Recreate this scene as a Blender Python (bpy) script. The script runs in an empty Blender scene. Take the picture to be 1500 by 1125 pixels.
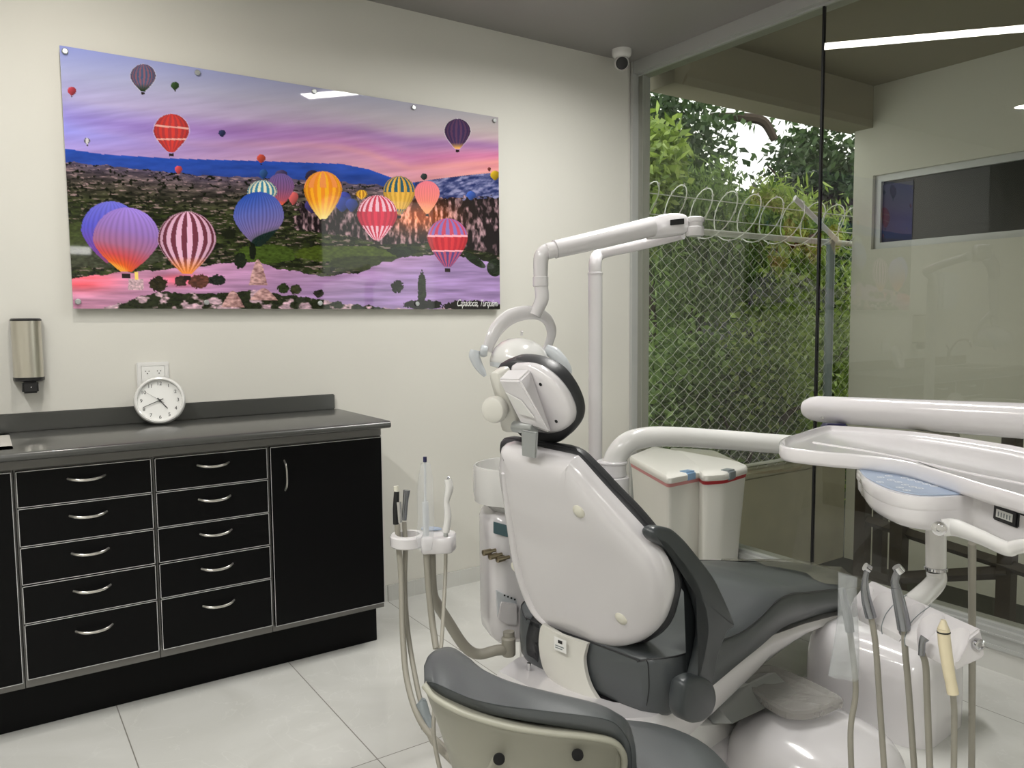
import bpy, bmesh, math, random
import numpy as np
from mathutils import Vector, Matrix
random.seed(7); rng = np.random.default_rng(7)
S = bpy.context.scene
COL = S.collection
# ------------------------------------------------------------------ camera
F = 1150.63
YAW, PIT, ROL = .59368019, .0796337698, -.00848024
fw = np.array([math.sin(YAW)*math.cos(PIT), math.cos(YAW)*math.cos(PIT), -math.sin(PIT)])
rt = np.cross(fw, [0, 0, 1]); rt /= np.linalg.norm(rt); up = np.cross(rt, fw)
R_ = rt*math.cos(ROL)+up*math.sin(ROL); U_ = -rt*math.sin(ROL)+up*math.cos(ROL)
H = 1.306
CAM = np.array([0, 0, H])
cd = bpy.data.cameras.new('camera'); cam = bpy.data.objects.new('camera', cd); COL.objects.link(cam)
cd.sensor_width = 36; cd.lens = F/1500*36; cd.clip_start = .05
cam.matrix_world = Matrix(((R_[0], U_[0], -fw[0], 0), (R_[1], U_[1], -fw[1], 0), (R_[2], U_[2], -fw[2], H), (0, 0, 0, 1)))
S.camera = cam
def ray(x, y): return R_*((x-750)/F)+U_*(-(y-562.5)/F)+fw
def dep(x, y, d): return CAM+ray(x, y)*d
def onp(x, y, P0, n):
    d = ray(x, y); return CAM+d*(np.dot(np.asarray(P0)-CAM, n)/np.dot(d, n))
def onX(x, y, v): return onp(x, y, (v, 0, 0), np.array([1., 0, 0]))
def onY(x, y, v): return onp(x, y, (0, v, 0), np.array([0, 1., 0]))
def onZ(x, y, v): return onp(x, y, (0, 0, v), np.array([0, 0, 1.]))
def projv(P):
    Q = np.asarray(P)-CAM; c = Q@np.array([R_, U_, fw]).T
    return 750+F*c[..., 0]/c[..., 2], 562.5-F*c[..., 1]/c[..., 2]
# ------------------------------------------------------------------ materials
def lin(c): return [((v/255)/12.92 if v/255 <= .04045 else ((v/255+.055)/1.055)**2.4) for v in c]
def node(nt, t, **kw):
    n = nt.nodes.new(t)
    for k, v in kw.items(): setattr(n, k, v)
    return n
def M(name, col, rough=.5, metal=0, coat=0, bump=0, bscale=60, var=0, vscale=4, spec=.5, emit=None, es=0, trans=0, alpha=1):
    m = bpy.data.materials.new(name); m.use_nodes = True; nt = m.node_tree
    b = nt.nodes['Principled BSDF']; c = (*col, 1)
    b.inputs['Base Color'].default_value = c; b.inputs['Roughness'].default_value = rough
    b.inputs['Metallic'].default_value = metal; b.inputs['Coat Weight'].default_value = coat
    b.inputs['Coat Roughness'].default_value = .08; b.inputs['Specular IOR Level'].default_value = spec
    b.inputs['Transmission Weight'].default_value = trans; b.inputs['Alpha'].default_value = alpha
    if emit: b.inputs['Emission Color'].default_value = (*emit, 1); b.inputs['Emission Strength'].default_value = es
    tc = node(nt, 'ShaderNodeTexCoord')
    nz = node(nt, 'ShaderNodeTexNoise'); nz.inputs['Scale'].default_value = vscale; nz.inputs['Detail'].default_value = 4
    nt.links.new(tc.outputs['Object'], nz.inputs['Vector'])
    mx = node(nt, 'ShaderNodeMix', data_type='RGBA'); k = max(var, .015)
    mx.inputs[6].default_value = (*[v*(1-k) for v in col], 1); mx.inputs[7].default_value = (*[min(1, v*(1+k)) for v in col], 1)
    nt.links.new(nz.outputs['Fac'], mx.inputs[0]); nt.links.new(mx.outputs[2], b.inputs['Base Color'])
    if bump:
        n2 = node(nt, 'ShaderNodeTexNoise'); n2.inputs['Scale'].default_value = bscale; n2.inputs['Detail'].default_value = 3
        nt.links.new(tc.outputs['Object'], n2.inputs['Vector'])
        bp = node(nt, 'ShaderNodeBump'); bp.inputs['Strength'].default_value = bump; bp.inputs['Distance'].default_value = .002
        nt.links.new(n2.outputs['Fac'], bp.inputs['Height']); nt.links.new(bp.outputs['Normal'], b.inputs['Normal'])
    return m
mt = {}
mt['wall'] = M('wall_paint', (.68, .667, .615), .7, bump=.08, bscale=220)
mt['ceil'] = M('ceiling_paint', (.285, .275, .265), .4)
mt['white'] = M('gloss_white_plastic', (.72, .70, .715), .16, coat=.6)
mt['white2'] = M('white_enamel', (.74, .735, .72), .2, coat=.5)
mt['cream'] = M('cream_plastic', (.72, .70, .60), .3, coat=.2)
mt['lip'] = M('shell_lip_plastic', (.38, .375, .31), .4)
mt['shellwhite'] = M('off_white_plastic', (.66, .65, .60), .35, coat=.2)
mt['syringe'] = M('pale_yellow_plastic', (.72, .64, .45), .35, coat=.2)
mt['leather'] = M('grey_upholstery', (.078, .086, .090), .36, bump=.12, bscale=500)
mt['leather_d'] = M('shaded_grey_upholstery', (.030, .031, .034), .42, bump=.12, bscale=500)  # the grey upholstery darkened for shade on back and head cushions; piping too
mt['armp'] = M('dark_grey_plastic', (.045, .052, .056), .35, bump=.08, bscale=700)
mt['black'] = M('black_laminate', (.003, .003, .0033), .4, spec=.12)
mt['dkblack'] = M('black_plastic', (.01, .01, .011), .35)
mt['gap'] = M('dark_recess', (.004, .004, .004), .9)
mt['edge'] = M('silver_edging', (.6, .6, .6), .35, metal=.3)
mt['carc'] = M('grey_cabinet_frame', (.17, .165, .155), .4)
mt['top'] = M('dark_grey_worktop', (.055, .056, .052), .3, var=.05, vscale=200, coat=.35)
mt['alu'] = M('brushed_aluminium', (.50, .52, .52), .35, metal=.7)
mt['frame'] = M('grey_anodised_frame', (.46, .47, .455), .4, metal=.15)
mt['chrome'] = M('chrome', (.7, .7, .72), .12, metal=1)
mt['nickel'] = M('satin_nickel', (.62, .60, .56), .28, metal=.9)
mt['sinksteel'] = M('satin_sink_steel', (.62, .60, .56), .45, metal=.35)
mt['steelgrey'] = M('grey_metal', (.30, .31, .33), .25, metal=.85)
mt['brass'] = M('aged_brass', (.30, .25, .17), .35, metal=.8)
mt['hose'] = M('beige_grey_hose', (.30, .285, .24), .45)
mt['shellgrey'] = M('beige_grey_plastic', (.28, .275, .225), .42)
mt['lamp_grey'] = M('light_grey_plastic', (.60, .63, .66), .3, coat=.3)
mt['blue'] = M('blue_keypad_film', (.33, .40, .52), .35)
mt['keywhite'] = M('keypad_ink', (.75, .78, .82), .4)
mt['navy'] = M('navy_plastic', (.02, .02, .08), .3)
mt['teal'] = M('teal_display', (.10, .17, .19), .3)
mt['red'] = M('red_liner', (.42, .012, .02), .4)
mt['pinkline'] = M('pink_red_liner', (.62, .25, .25), .45)
mt['bluelatch'] = M('blue_latch', (.20, .33, .50), .4)
mt['greylatch'] = M('grey_latch', (.22, .25, .26), .4)
mt['bin'] = M('white_bin_plastic', (.76, .75, .70), .4, coat=.1)
mt['wood'] = M('dark_brown_timber', (.035, .026, .017), .6, var=.3, vscale=20)
mt['concrete'] = M('weathered_render', (.30, .28, .20), .85, var=.25, vscale=6, bump=.3)
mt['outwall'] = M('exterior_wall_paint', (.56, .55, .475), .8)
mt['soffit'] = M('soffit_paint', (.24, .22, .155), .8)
mt['ground'] = M('dark_gravel', (.05, .05, .038), .9, var=.4, vscale=30)
mt['galv'] = M('galvanised_wire', (.62, .64, .57), .5, metal=.1)
mt['bark'] = M('bark', (.05, .035, .025), .9, var=.3, vscale=15)
mt['ink'] = M('black_print', (.012, .012, .012), .5)
mt['paper'] = M('white_face', (.78, .78, .76), .5)
mt['glare'] = M('led_diffuser', (.9, .9, .9), .5, emit=(1, .985, .95), es=9)
mt['roofwhite'] = M('white_metal_roof', (.8, .8, .78), .5)

def floor_mat():
    m = M('marble_floor_tile', (.5, .5, .5), .12, spec=.5); nt = m.node_tree; b = nt.nodes['Principled BSDF']
    tc = node(nt, 'ShaderNodeTexCoord'); mp = node(nt, 'ShaderNodeMapping')
    # tiles 0.6 x 1.2, joints at x=.922+.6k, y=2.105+1.215k
    nt.links.new(tc.outputs['Object'], mp.inputs['Vector'])
    sep = node(nt, 'ShaderNodeSeparateXYZ'); nt.links.new(tc.outputs['Object'], sep.inputs[0])
    def m_(op, a, bb):
        n = node(nt, 'ShaderNodeMath', operation=op)
        for i, v in enumerate((a, bb)):
            if v is None: continue
            if isinstance(v, (int, float)): n.inputs[i].default_value = v
            else: nt.links.new(v, n.inputs[i])
        return n.outputs[0]
    def joint(out, off, per, w):
        f = m_('FRACT', m_('DIVIDE', m_('SUBTRACT', out, off), per), None)
        d = m_('ABSOLUTE', m_('SUBTRACT', f, .5), None)
        return m_('GREATER_THAN', d, .5-w/per/2), m_('FLOOR', m_('DIVIDE', m_('SUBTRACT', out, off), per), None)
    gx, ix = joint(sep.outputs[0], .922, .5996, .0035); gy, iy = joint(sep.outputs[1], 2.105, 1.213, .0035)
    g = m_('MAXIMUM', gx, gy)
    idx = m_('ADD', m_('MULTIPLY', ix, 3.7), m_('MULTIPLY', iy, 7.3))
    cb = node(nt, 'ShaderNodeCombineXYZ'); nt.links.new(idx, cb.inputs[2]); nt.links.new(sep.outputs[0], cb.inputs[0]); nt.links.new(sep.outputs[1], cb.inputs[1])
    n1 = node(nt, 'ShaderNodeTexNoise'); n1.inputs['Scale'].default_value = 2.2; n1.inputs['Detail'].default_value = 6; n1.inputs['Distortion'].default_value = 1.5
    nt.links.new(cb.outputs[0], n1.inputs['Vector'])
    r1 = node(nt, 'ShaderNodeValToRGB'); e = r1.color_ramp.elements
    e[0].position = .25; e[0].color = (.53, .53, .50, 1); e[1].position = .75; e[1].color = (.64, .64, .615, 1)
    nt.links.new(n1.outputs['Fac'], r1.inputs['Fac'])
    n2 = node(nt, 'ShaderNodeTexNoise'); n2.inputs['Scale'].default_value = 1.7; n2.inputs['Detail'].default_value = 5; n2.inputs['Distortion'].default_value = 2.2
    nt.links.new(cb.outputs[0], n2.inputs['Vector'])
    v = m_('ABSOLUTE', m_('SUBTRACT', n2.outputs['Fac'], .5), None)
    vr = node(nt, 'ShaderNodeMapRange'); vr.inputs[1].default_value = 0; vr.inputs[2].default_value = .006; vr.inputs[3].default_value = .22; vr.inputs[4].default_value = 0
    nt.links.new(v, vr.inputs[0])
    mx = node(nt, 'ShaderNodeMix', data_type='RGBA'); nt.links.new(vr.outputs[0], mx.inputs[0]); nt.links.new(r1.outputs[0], mx.inputs[6]); mx.inputs[7].default_value = (.75, .75, .72, 1)
    mg = node(nt, 'ShaderNodeMix', data_type='RGBA'); nt.links.new(g, mg.inputs[0]); nt.links.new(mx.outputs[2], mg.inputs[6]); mg.inputs[7].default_value = (.20, .19, .17, 1)
    nt.links.new(mg.outputs[2], b.inputs['Base Color'])
    rr = m_('MULTIPLY_ADD', g, .5); nt.nodes[-1].inputs[2].default_value = .14; nt.links.new(rr, b.inputs['Roughness'])
    return m
mt['floor'] = floor_mat()

def steel_mat():
    m = M('brushed_stainless', (.66, .63, .56), .28, metal=1); nt = m.node_tree; b = nt.nodes['Principled BSDF']
    b.inputs['Anisotropic'].default_value = .6
    return m
mt['steel'] = steel_mat()

def glass_mat(name, tint, refl, f0=1.5, rough=0.0):
    m = bpy.data.materials.new(name); m.use_nodes = True; nt = m.node_tree; nt.nodes.clear()
    o = node(nt, 'ShaderNodeOutputMaterial'); t = node(nt, 'ShaderNodeBsdfTransparent'); g = node(nt, 'ShaderNodeBsdfGlossy')
    t.inputs['Color'].default_value = (*tint, 1); g.inputs['Roughness'].default_value = rough; g.inputs['Color'].default_value = (*refl, 1)
    fr = node(nt, 'ShaderNodeLayerWeight'); fr.inputs['Blend'].default_value = .5
    pw = node(nt, 'ShaderNodeMath', operation='POWER'); nt.links.new(fr.outputs['Facing'], pw.inputs[0]); pw.inputs[1].default_value = 5
    r0 = ((f0-1)/(f0+1))**2*1.2
    ma = node(nt, 'ShaderNodeMath', operation='MULTIPLY_ADD'); nt.links.new(pw.outputs[0], ma.inputs[0]); ma.inputs[1].default_value = 1-r0; ma.inputs[2].default_value = r0
    ge = node(nt, 'ShaderNodeNewGeometry'); sb = node(nt, 'ShaderNodeMath', operation='SUBTRACT'); sb.inputs[0].default_value = 1; nt.links.new(ge.outputs['Backfacing'], sb.inputs[1])
    mu = node(nt, 'ShaderNodeMath', operation='MULTIPLY'); nt.links.new(ma.outputs[0], mu.inputs[0]); nt.links.new(sb.outputs[0], mu.inputs[1])
    mx = node(nt, 'ShaderNodeMixShader'); nt.links.new(mu.outputs[0], mx.inputs[0]); nt.links.new(t.outputs[0], mx.inputs[1]); nt.links.new(g.outputs[0], mx.inputs[2])
    nt.links.new(mx.outputs[0], o.inputs[0])
    return m
mt['glass'] = glass_mat('tinted_window_glass', (.80, .80, .75), (1, 1, 1), 1.55)
mt['clockglass'] = glass_mat('clear_cover', (.97, .97, .97), (1, 1, 1), 1.3)
def film_mat(name, tint, a):
    m = bpy.data.materials.new(name); m.use_nodes = True; nt = m.node_tree; nt.nodes.clear()
    o = node(nt, 'ShaderNodeOutputMaterial'); t = node(nt, 'ShaderNodeBsdfTransparent'); p = node(nt, 'ShaderNodeBsdfPrincipled')
    p.inputs['Base Color'].default_value = (*tint, 1); p.inputs['Roughness'].default_value = .12
    nz = node(nt, 'ShaderNodeTexNoise'); nz.inputs['Scale'].default_value = 35; tc = node(nt, 'ShaderNodeTexCoord'); nt.links.new(tc.outputs['Object'], nz.inputs['Vector'])
    bp = node(nt, 'ShaderNodeBump'); bp.inputs['Distance'].default_value = .006; bp.inputs['Strength'].default_value = .8
    nt.links.new(nz.outputs['Fac'], bp.inputs['Height']); nt.links.new(bp.outputs[0], p.inputs['Normal'])
    mx = node(nt, 'ShaderNodeMixShader'); mx.inputs[0].default_value = a
    nt.links.new(t.outputs[0], mx.inputs[1]); nt.links.new(p.outputs[0], mx.inputs[2]); nt.links.new(mx.outputs[0], o.inputs[0])
    return m
mt['film'] = film_mat('clear_plastic_film', (.55, .58, .59), .33)
mt['film_lt'] = film_mat('thin_clear_film', (.70, .72, .74), .2)
mt['film_dk'] = film_mat('clear_plastic_sheet', (.34, .33, .26), .42)
mt['film_wrap'] = film_mat('crinkled_clear_wrap', (.40, .385, .36), .5)

def leaf_mat(name, c0, c1, c2):
    m = bpy.data.materials.new(name); m.use_nodes = True; nt = m.node_tree; b = nt.nodes['Principled BSDF']
    b.inputs['Roughness'].default_value = .45
    ge = node(nt, 'ShaderNodeNewGeometry'); r = node(nt, 'ShaderNodeValToRGB'); nt.links.new(ge.outputs['Random Per Island'], r.inputs['Fac'])
    e = r.color_ramp.elements; e[0].color = (*c0, 1); e[1].color = (*c2, 1); k = e.new(.5); k.color = (*c1, 1)
    nt.links.new(r.outputs[0], b.inputs['Base Color'])
    tr = node(nt, 'ShaderNodeBsdfTranslucent'); nt.links.new(r.outputs[0], tr.inputs['Color'])
    mx = node(nt, 'ShaderNodeMixShader'); mx.inputs[0].default_value = .4
    nt.links.new(b.outputs[0], mx.inputs[1]); nt.links.new(tr.outputs[0], mx.inputs[2]); nt.links.new(mx.outputs[0], nt.nodes['Material Output'].inputs[0])
    return m
mt['leafD'] = leaf_mat('dark_leaves', (.02, .048, .015), (.045, .095, .026), (.09, .16, .05))
mt['leafM'] = leaf_mat('mid_green_leaves', (.05, .10, .02), (.12, .21, .04), (.23, .35, .09))
mt['leafY'] = leaf_mat('yellow_green_leaves', (.12, .20, .03), (.27, .39, .06), (.42, .54, .14))
# ------------------------------------------------------------------ object helpers
ORG = {}
def tag(o, label=None, cat=None, group=None, kind=None):
    if label: o['label'] = label
    if cat: o['category'] = cat
    if group: o['group'] = group
    if kind: o['kind'] = kind
    return o
def thing(name, loc, label, cat, group=None):
    o = bpy.data.objects.new(name, None); COL.objects.link(o); o.location = loc; o.empty_display_size = .05
    ORG[o.name] = np.array(loc, float); return tag(o, label, cat, group)
def orgof(p):
    while p is not None:
        if p.name in ORG: return ORG[p.name]
        p = p.parent
    return np.zeros(3)
class MB:
    def __init__(s): s.v = []; s.f = []; s.m = []
    def add(s, v, f, mi=0):
        n = len(s.v); s.v += [tuple(map(float, p)) for p in v]; s.f += [tuple(i+n for i in q) for q in f]; s.m += [mi]*len(f); return s
    def box(s, a, b, mi=0, fr=None):
        x0, y0, z0 = a; x1, y1, z1 = b
        v = [(x, y, z) for x in (x0, x1) for y in (y0, y1) for z in (z0, z1)]
        if fr is not None:
            o, ex, ey, ez = map(np.asarray, fr); v = [o+ex*p[0]+ey*p[1]+ez*p[2] for p in v]
        return s.add(v, [(0, 1, 3, 2), (4, 6, 7, 5), (0, 4, 5, 1), (2, 3, 7, 6), (0, 2, 6, 4), (1, 5, 7, 3)], mi)
    def rings(s, rs, mi=0, cap0=True, cap1=True, closed=True):
        n = len(rs[0]); base = len(s.v); v = [p for r in rs for p in r]; f = []
        for i in range(len(rs)-1):
            for j in range(n if closed else n-1):
                k = (j+1) % n; f.append((i*n+j, i*n+k, (i+1)*n+k, (i+1)*n+j))
        if cap0: v.append(np.mean(rs[0], axis=0)); c = len(v)-1; f += [(c, (j+1) % n, j) for j in range(n)]
        if cap1: v.append(np.mean(rs[-1], axis=0)); c = len(v)-1; o = (len(rs)-1)*n; f += [(c, o+j, o+(j+1) % n) for j in range(n)]
        return s.add(v, f, mi)
    def tube(s, pts, r, n=12, mi=0, smooth=True, cap=True, flat=1.0, upv=None, sub=6):
        pts = [np.asarray(p, float) for p in pts]; rr = list(r) if hasattr(r, '__len__') else [r]*len(pts)
        if smooth and len(pts) > 2: pts, rr = spl(pts, rr, sub)
        T = []
        for i in range(len(pts)):
            t = pts[min(i+1, len(pts)-1)]-pts[max(i-1, 0)]; T.append(t/(np.linalg.norm(t)+1e-12))
        u = np.cross(T[0], [0, 0, 1.] if abs(T[0][2]) < .9 else [1., 0, 0]) if upv is None else np.cross(T[0], upv); u /= np.linalg.norm(u)
        rs = []
        for i, p in enumerate(pts):
            u = u-T[i]*np.dot(u, T[i]); u /= np.linalg.norm(u); w = np.cross(T[i], u)
            rs.append([p+(u*math.cos(a)*flat+w*math.sin(a))*rr[i] for a in [2*math.pi*k/n for k in range(n)]])
        return s.rings(rs, mi, cap, cap)
    def lathe(s, o, ax, prof, n=24, mi=0, cap0=True, cap1=True, ref=None):
        o = np.asarray(o, float); ax = np.asarray(ax, float); ax = ax/np.linalg.norm(ax)
        u = np.cross(ax, [0, 0, 1.] if abs(ax[2]) < .9 else [1., 0, 0]); u /= np.linalg.norm(u); w = np.cross(ax, u)
        return s.rings([[o+ax*h+(u*math.cos(a)+w*math.sin(a))*max(r, 1e-5) for a in [2*math.pi*k/n for k in range(n)]] for r, h in prof], mi, cap0, cap1)
    def build(s, name, mats, parent=None, smooth=True, bevel=0, bseg=2, ang=38, label=None):
        og = orgof(parent); me = bpy.data.meshes.new(name)
        me.from_pydata([tuple(np.array(p)-og) for p in s.v], [], s.f)
        ml = mats if isinstance(mats, (list, tuple)) else [mats]
        for m in ml: me.materials.append(mt[m] if isinstance(m, str) else m)
        me.polygons.foreach_set('material_index', s.m)
        bm = bmesh.new(); bm.from_mesh(me); bmesh.ops.recalc_face_normals(bm, faces=bm.faces)
        if bevel: bmesh.ops.bevel(bm, geom=[e for e in bm.edges if len(e.link_faces) == 2 and e.calc_face_angle() > math.radians(30)], offset=bevel, segments=bseg, affect='EDGES', clamp_overlap=True)
        if smooth:
            for f in bm.faces: f.smooth = True
            for e in bm.edges: e.smooth = not (len(e.link_faces) == 2 and e.calc_face_angle() > math.radians(ang))
        bm.to_mesh(me); bm.free(); me.update()
        o = bpy.data.objects.new(name, me); COL.objects.link(o)
        if parent is not None: o.parent = parent
        if label: o['label'] = label
        return o
def spl(pts, rr, sub):
    P = [2*pts[0]-pts[1]]+pts+[2*pts[-1]-pts[-2]]; o = []; q = []
    for i in range(1, len(P)-2):
        a, b, c, d = P[i-1:i+3]
        for k in range(sub):
            t = k/sub; o.append(.5*(2*b+(c-a)*t+(2*a-5*b+4*c-d)*t*t+(3*b-a-3*c+d)*t**3)); q.append(rr[i-1]+(rr[i]-rr[i-1])*t)
    o.append(pts[-1]); q.append(rr[-1]); return o, q
def cspl(P, sub=6):
    P = [np.asarray(p, float) for p in P]; n = len(P); o = []
    for i in range(n):
        a, b, c, d = P[i-1], P[i], P[(i+1) % n], P[(i+2) % n]
        for k in range(sub):
            t = k/sub; o.append(.5*(2*b+(c-a)*t+(2*a-5*b+4*c-d)*t*t+(3*b-a-3*c+d)*t**3))
    return np.array(o)
def inset(P, d):
    n = len(P); nx = np.roll(P, -1, 0); pv = np.roll(P, 1, 0); t = nx-pv; t /= (np.linalg.norm(t, axis=1, keepdims=True)+1e-9)
    area = .5*np.sum(P[:, 0]*nx[:, 1]-nx[:, 0]*P[:, 1]); nm = np.stack([-t[:, 1], t[:, 0]], 1)*(1 if area > 0 else -1)
    return P+nm*d
def pad(mb, out2, fr, prof, mi=0, sub=6, cap0=True, cap1=True, smooth=True):
    """closed outline in a plane frame, stacked rings: prof = (inset, height[, scale])"""
    o, ex, ey, n = map(np.asarray, fr); P = cspl(out2, sub) if smooth else np.array(out2, float); c = P.mean(0); rs = []
    for p in prof:
        Q = inset(P, p[0])
        if len(p) > 2: Q = c+(Q-c)*p[2]
        rs.append([o+ex*q[0]+ey*q[1]+n*p[1] for q in Q])
    return mb.rings(rs, mi, cap0, cap1)
def planepx(px, fr):
    o, ex, ey, n = map(np.asarray, fr); r = []
    for x, y in px:
        P = onp(x, y, o, n)-o; r.append((P@ex, P@ey))
    return r
def boxo(name, a, b, mat, parent=None, bevel=0, **k): return MB().box(a, b).build(name, mat, parent, smooth=bool(bevel), bevel=bevel, **k)
def struct(o): o['kind'] = 'structure'; return o
XY = np.array
# ------------------------------------------------------------------ room shell
ZC = 2.72; YW = 3.318; XG = 3.045; XL = -2.0; YF = -1.9
struct(boxo('floor', (XL-.1, YF-.1, -.1), (XG+.13, YW+.12, 0), 'floor'))
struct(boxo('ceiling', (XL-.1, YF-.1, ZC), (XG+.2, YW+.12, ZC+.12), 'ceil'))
struct(boxo('wall_back', (XL-.1, YW, 0), (XG+.02, YW+.12, ZC), 'wall'))
struct(boxo('wall_left', (XL-.1, YF, 0), (XL, YW, ZC), 'wall'))
struct(boxo('wall_front', (XL-.1, YF-.1, 0), (XG+.15, YF, ZC), 'wall'))
struct(boxo('baseboard_back', (1.30, YW-.008, 0), (XG, YW, .075), 'floor'))
struct(boxo('baseboard_right', (XG+.002, YF, 0), (XG+.15, YW+.1, .093), 'floor'))
# glazed wall
GX = 3.09; y1 = 3.33; JY = 2.144
w = thing('window_1', (GX, .7, .093), 'large tinted glass wall with grey aluminium frame at the right of the room', 'window'); del w['category']; w['kind'] = 'structure'
fb = MB()
for z0, z1, x0, x1 in ((.093, .16, XG, XG+.13), (ZC-.064, ZC, XG, XG+.13)): fb.box((x0, YF, z0), (x1, y1, z1))
fb.box((XG, YW-.02, .093), (XG+.13, YW+.1, ZC))
fb.box((XG-.006, YF, .085), (XG+.02, y1, .1)); fb.box((XG-.006, YF, .135), (XG+.012, y1, .142)); fb.box((XG-.008, YW-.028, .093), (XG+.012, YW-.012, ZC))
fb.box((XG+.045, YW-.05, .16), (XG+.075, YW-.018, ZC-.06)); fb.box((XG+.02, YF, .16), (XG+.07, y1, .172)); fb.box((XG+.03, YF, ZC-.072), (XG+.07, y1, ZC-.06))
fb.build('window_frame', 'frame', w, smooth=False)
boxo('pane', (GX-.004, JY+.005, .165), (GX+.004, y1, ZC-.06), 'glass', w)
boxo('pane', (GX-.004, YF, .165), (GX+.004, JY-.005, ZC-.06), 'glass', w)
boxo('joint_seal', (GX-.007, JY-.005, .165), (GX+.007, JY+.005, ZC-.06), 'gap', w)
# ------------------------------------------------------------------ balloon panel
PX0, PX1, PZ0, PZ1, PY = .287, 2.152, 1.366, 2.300, 3.290
pn = thing('wall_picture', (1.22, 3.305, 1.366), 'large glossy acrylic picture of hot air balloons over a valley at sunset', 'picture')
boxo('acrylic_backing', (PX0, PY+.0005, PZ0), (PX1, PY+.007, PZ1), 'white2', pn, bevel=.001)
NX, NZ = 760, 380
def vnoise(x, y, seed=0):
    xi = np.floor(x).astype(int); yi = np.floor(y).astype(int); fx = x-xi; fy = y-yi; fx = fx*fx*(3-2*fx); fy = fy*fy*(3-2*fy)
    def h(a, b):
        n = (a*374761393+b*668265263+seed*974711) & 0xffffffff; n = ((n ^ (n >> 13))*1274126177) & 0xffffffff; return ((n ^ (n >> 16)) & 0xffff)/65535.
    return (h(xi, yi)*(1-fx)+h(xi+1, yi)*fx)*(1-fy)+(h(xi, yi+1)*(1-fx)+h(xi+1, yi+1)*fx)*fy
def fbm(x, y, s=0, o=4):
    r = 0; a = .5
    for i in range(o): r = r+a*vnoise(x*2**i, y*2**i, s+i); a *= .5
    return r/(1-.5**o)
def paint():
    gx, gz = np.meshgrid(np.linspace(PX0, PX1, NX), np.linspace(PZ1, PZ0, NZ))
    P = np.stack([gx, np.full_like(gx, PY), gz], -1); x, y = projv(P)
    C = np.zeros(x.shape+(3,))
    t0 = 66+.1646*(x-86); hz = np.interp(x, [85, 150, 250, 330, 400, 440, 500, 540, 570, 600, 640, 690, 735], [216, 226, 232, 234.5, 236.5, 238, 240, 248, 259, 268, 262, 256, 252])
    t = np.clip((y-t0)/(hz-t0), 0, 1); s = np.clip((x-86)/645, 0, 1)
    def mixc(a, b, k): return np.array(a)*(1-k[..., None])+np.array(b)*k[..., None]
    stops = [0, .25, .5, .68, .82, 1.0]
    left = [(150, 160, 225), (172, 176, 220), (176, 170, 216), (150, 148, 228), (150, 150, 236), (168, 150, 222)]
    right = [(176, 172, 176), (190, 176, 176), (196, 160, 178), (206, 118, 158), (226, 140, 156), (232, 158, 150)]
    for ch in range(3):
        L = np.interp(t, stops, [c[ch] for c in left]); Rr = np.interp(t, stops, [c[ch] for c in right]); C[..., ch] = L*(1-s)+Rr*s
    n = fbm(x/90, y/9+x/60, 3); band = np.exp(-((t-.60-.10*np.sin(x/130)-.04*(n-.5))/.085)**2)*np.clip(.25+s, 0, 1)
    C = C*(1-.55*band[..., None])+np.array((150, 100, 172))*.55*band[..., None]
    C += ((fbm(x/70, y/6+x/50, 9)-.5)*38*np.clip(t*1.6, 0, 1))[..., None]
    band2 = np.exp(-((t-.80+.03*np.sin(x/60))/.05)**2)*s; C = C*(1-.4*band2[..., None])+np.array((245, 176, 150))*.4*band2[..., None]
    # hills
    g = y > hz; hb = np.clip((y-hz)/30, 0, 1); hill = mixc((40, 78, 176), (46, 70, 150), hb); hill = hill*(.85+.3*fbm(x/25, y/6, 5))[..., None]
    C = np.where(g[..., None], hill, C)
    # right badlands slope
    m = g & (x > 590+fbm(x/10, y/10, 2)*30); rn = fbm(x/7+y/8, y/4, 12); C = np.where(m[..., None], mixc((40, 50, 100), (150, 150, 190), np.clip(rn*2.2-.7, 0, 1)), C)
    # plain
    gl = np.interp(x, [90, 160, 230, 300, 420, 560, 640, 735], [236, 243, 250, 257, 262, 272, 292, 300])+6*(fbm(x/12, y/6, 7)-.5)
    m = y > gl; a = fbm(x/16, y/3.2, 21); b = fbm(x/5, y/2.2, 22); d = np.clip((y-gl)/130, 0, 1)
    base = mixc((104, 84, 88), (50, 58, 30), np.clip(d*2.2, 0, 1)); base = base*(.25+1.5*a[..., None]**1.4)
    base = base*(1-np.exp(-(y-gl)/14)[..., None]*.55)+np.array((96, 90, 130))*np.exp(-(y-gl)/14)[..., None]*.55; kk = np.clip((fbm(x/10, y/1.8, 24)-.60)*7, 0, 1)[..., None]*(a > .4)[..., None]; base = base*(1-kk*.8)+np.array((176, 146, 150))*kk*.8; base = np.where((fbm(x/6, y/3, 30) < .36)[..., None], np.array((22, 26, 16)), base)
    C = np.where(m[..., None], base, C)
    # fairy chimneys middle right
    m = (y > 296-14*b+np.clip(470-x, 0, 60)*.3) & (x > 425+20*a) & (y < np.interp(x, [425, 520, 560, 640, 735], [332, 345, 356, 352, 372])+5*b)
    r = fbm(x/4.2, y/9, 41); c = mixc((30, 22, 26), (186, 150, 158), np.clip(r*3.4-1.55, 0, 1)); wr = np.exp(-((x-615)/45)**2-((y-318)/22)**2); c = c+wr[..., None]*np.array((150, 50, -10))*.8
    C = np.where(m[..., None], c, C)
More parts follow.
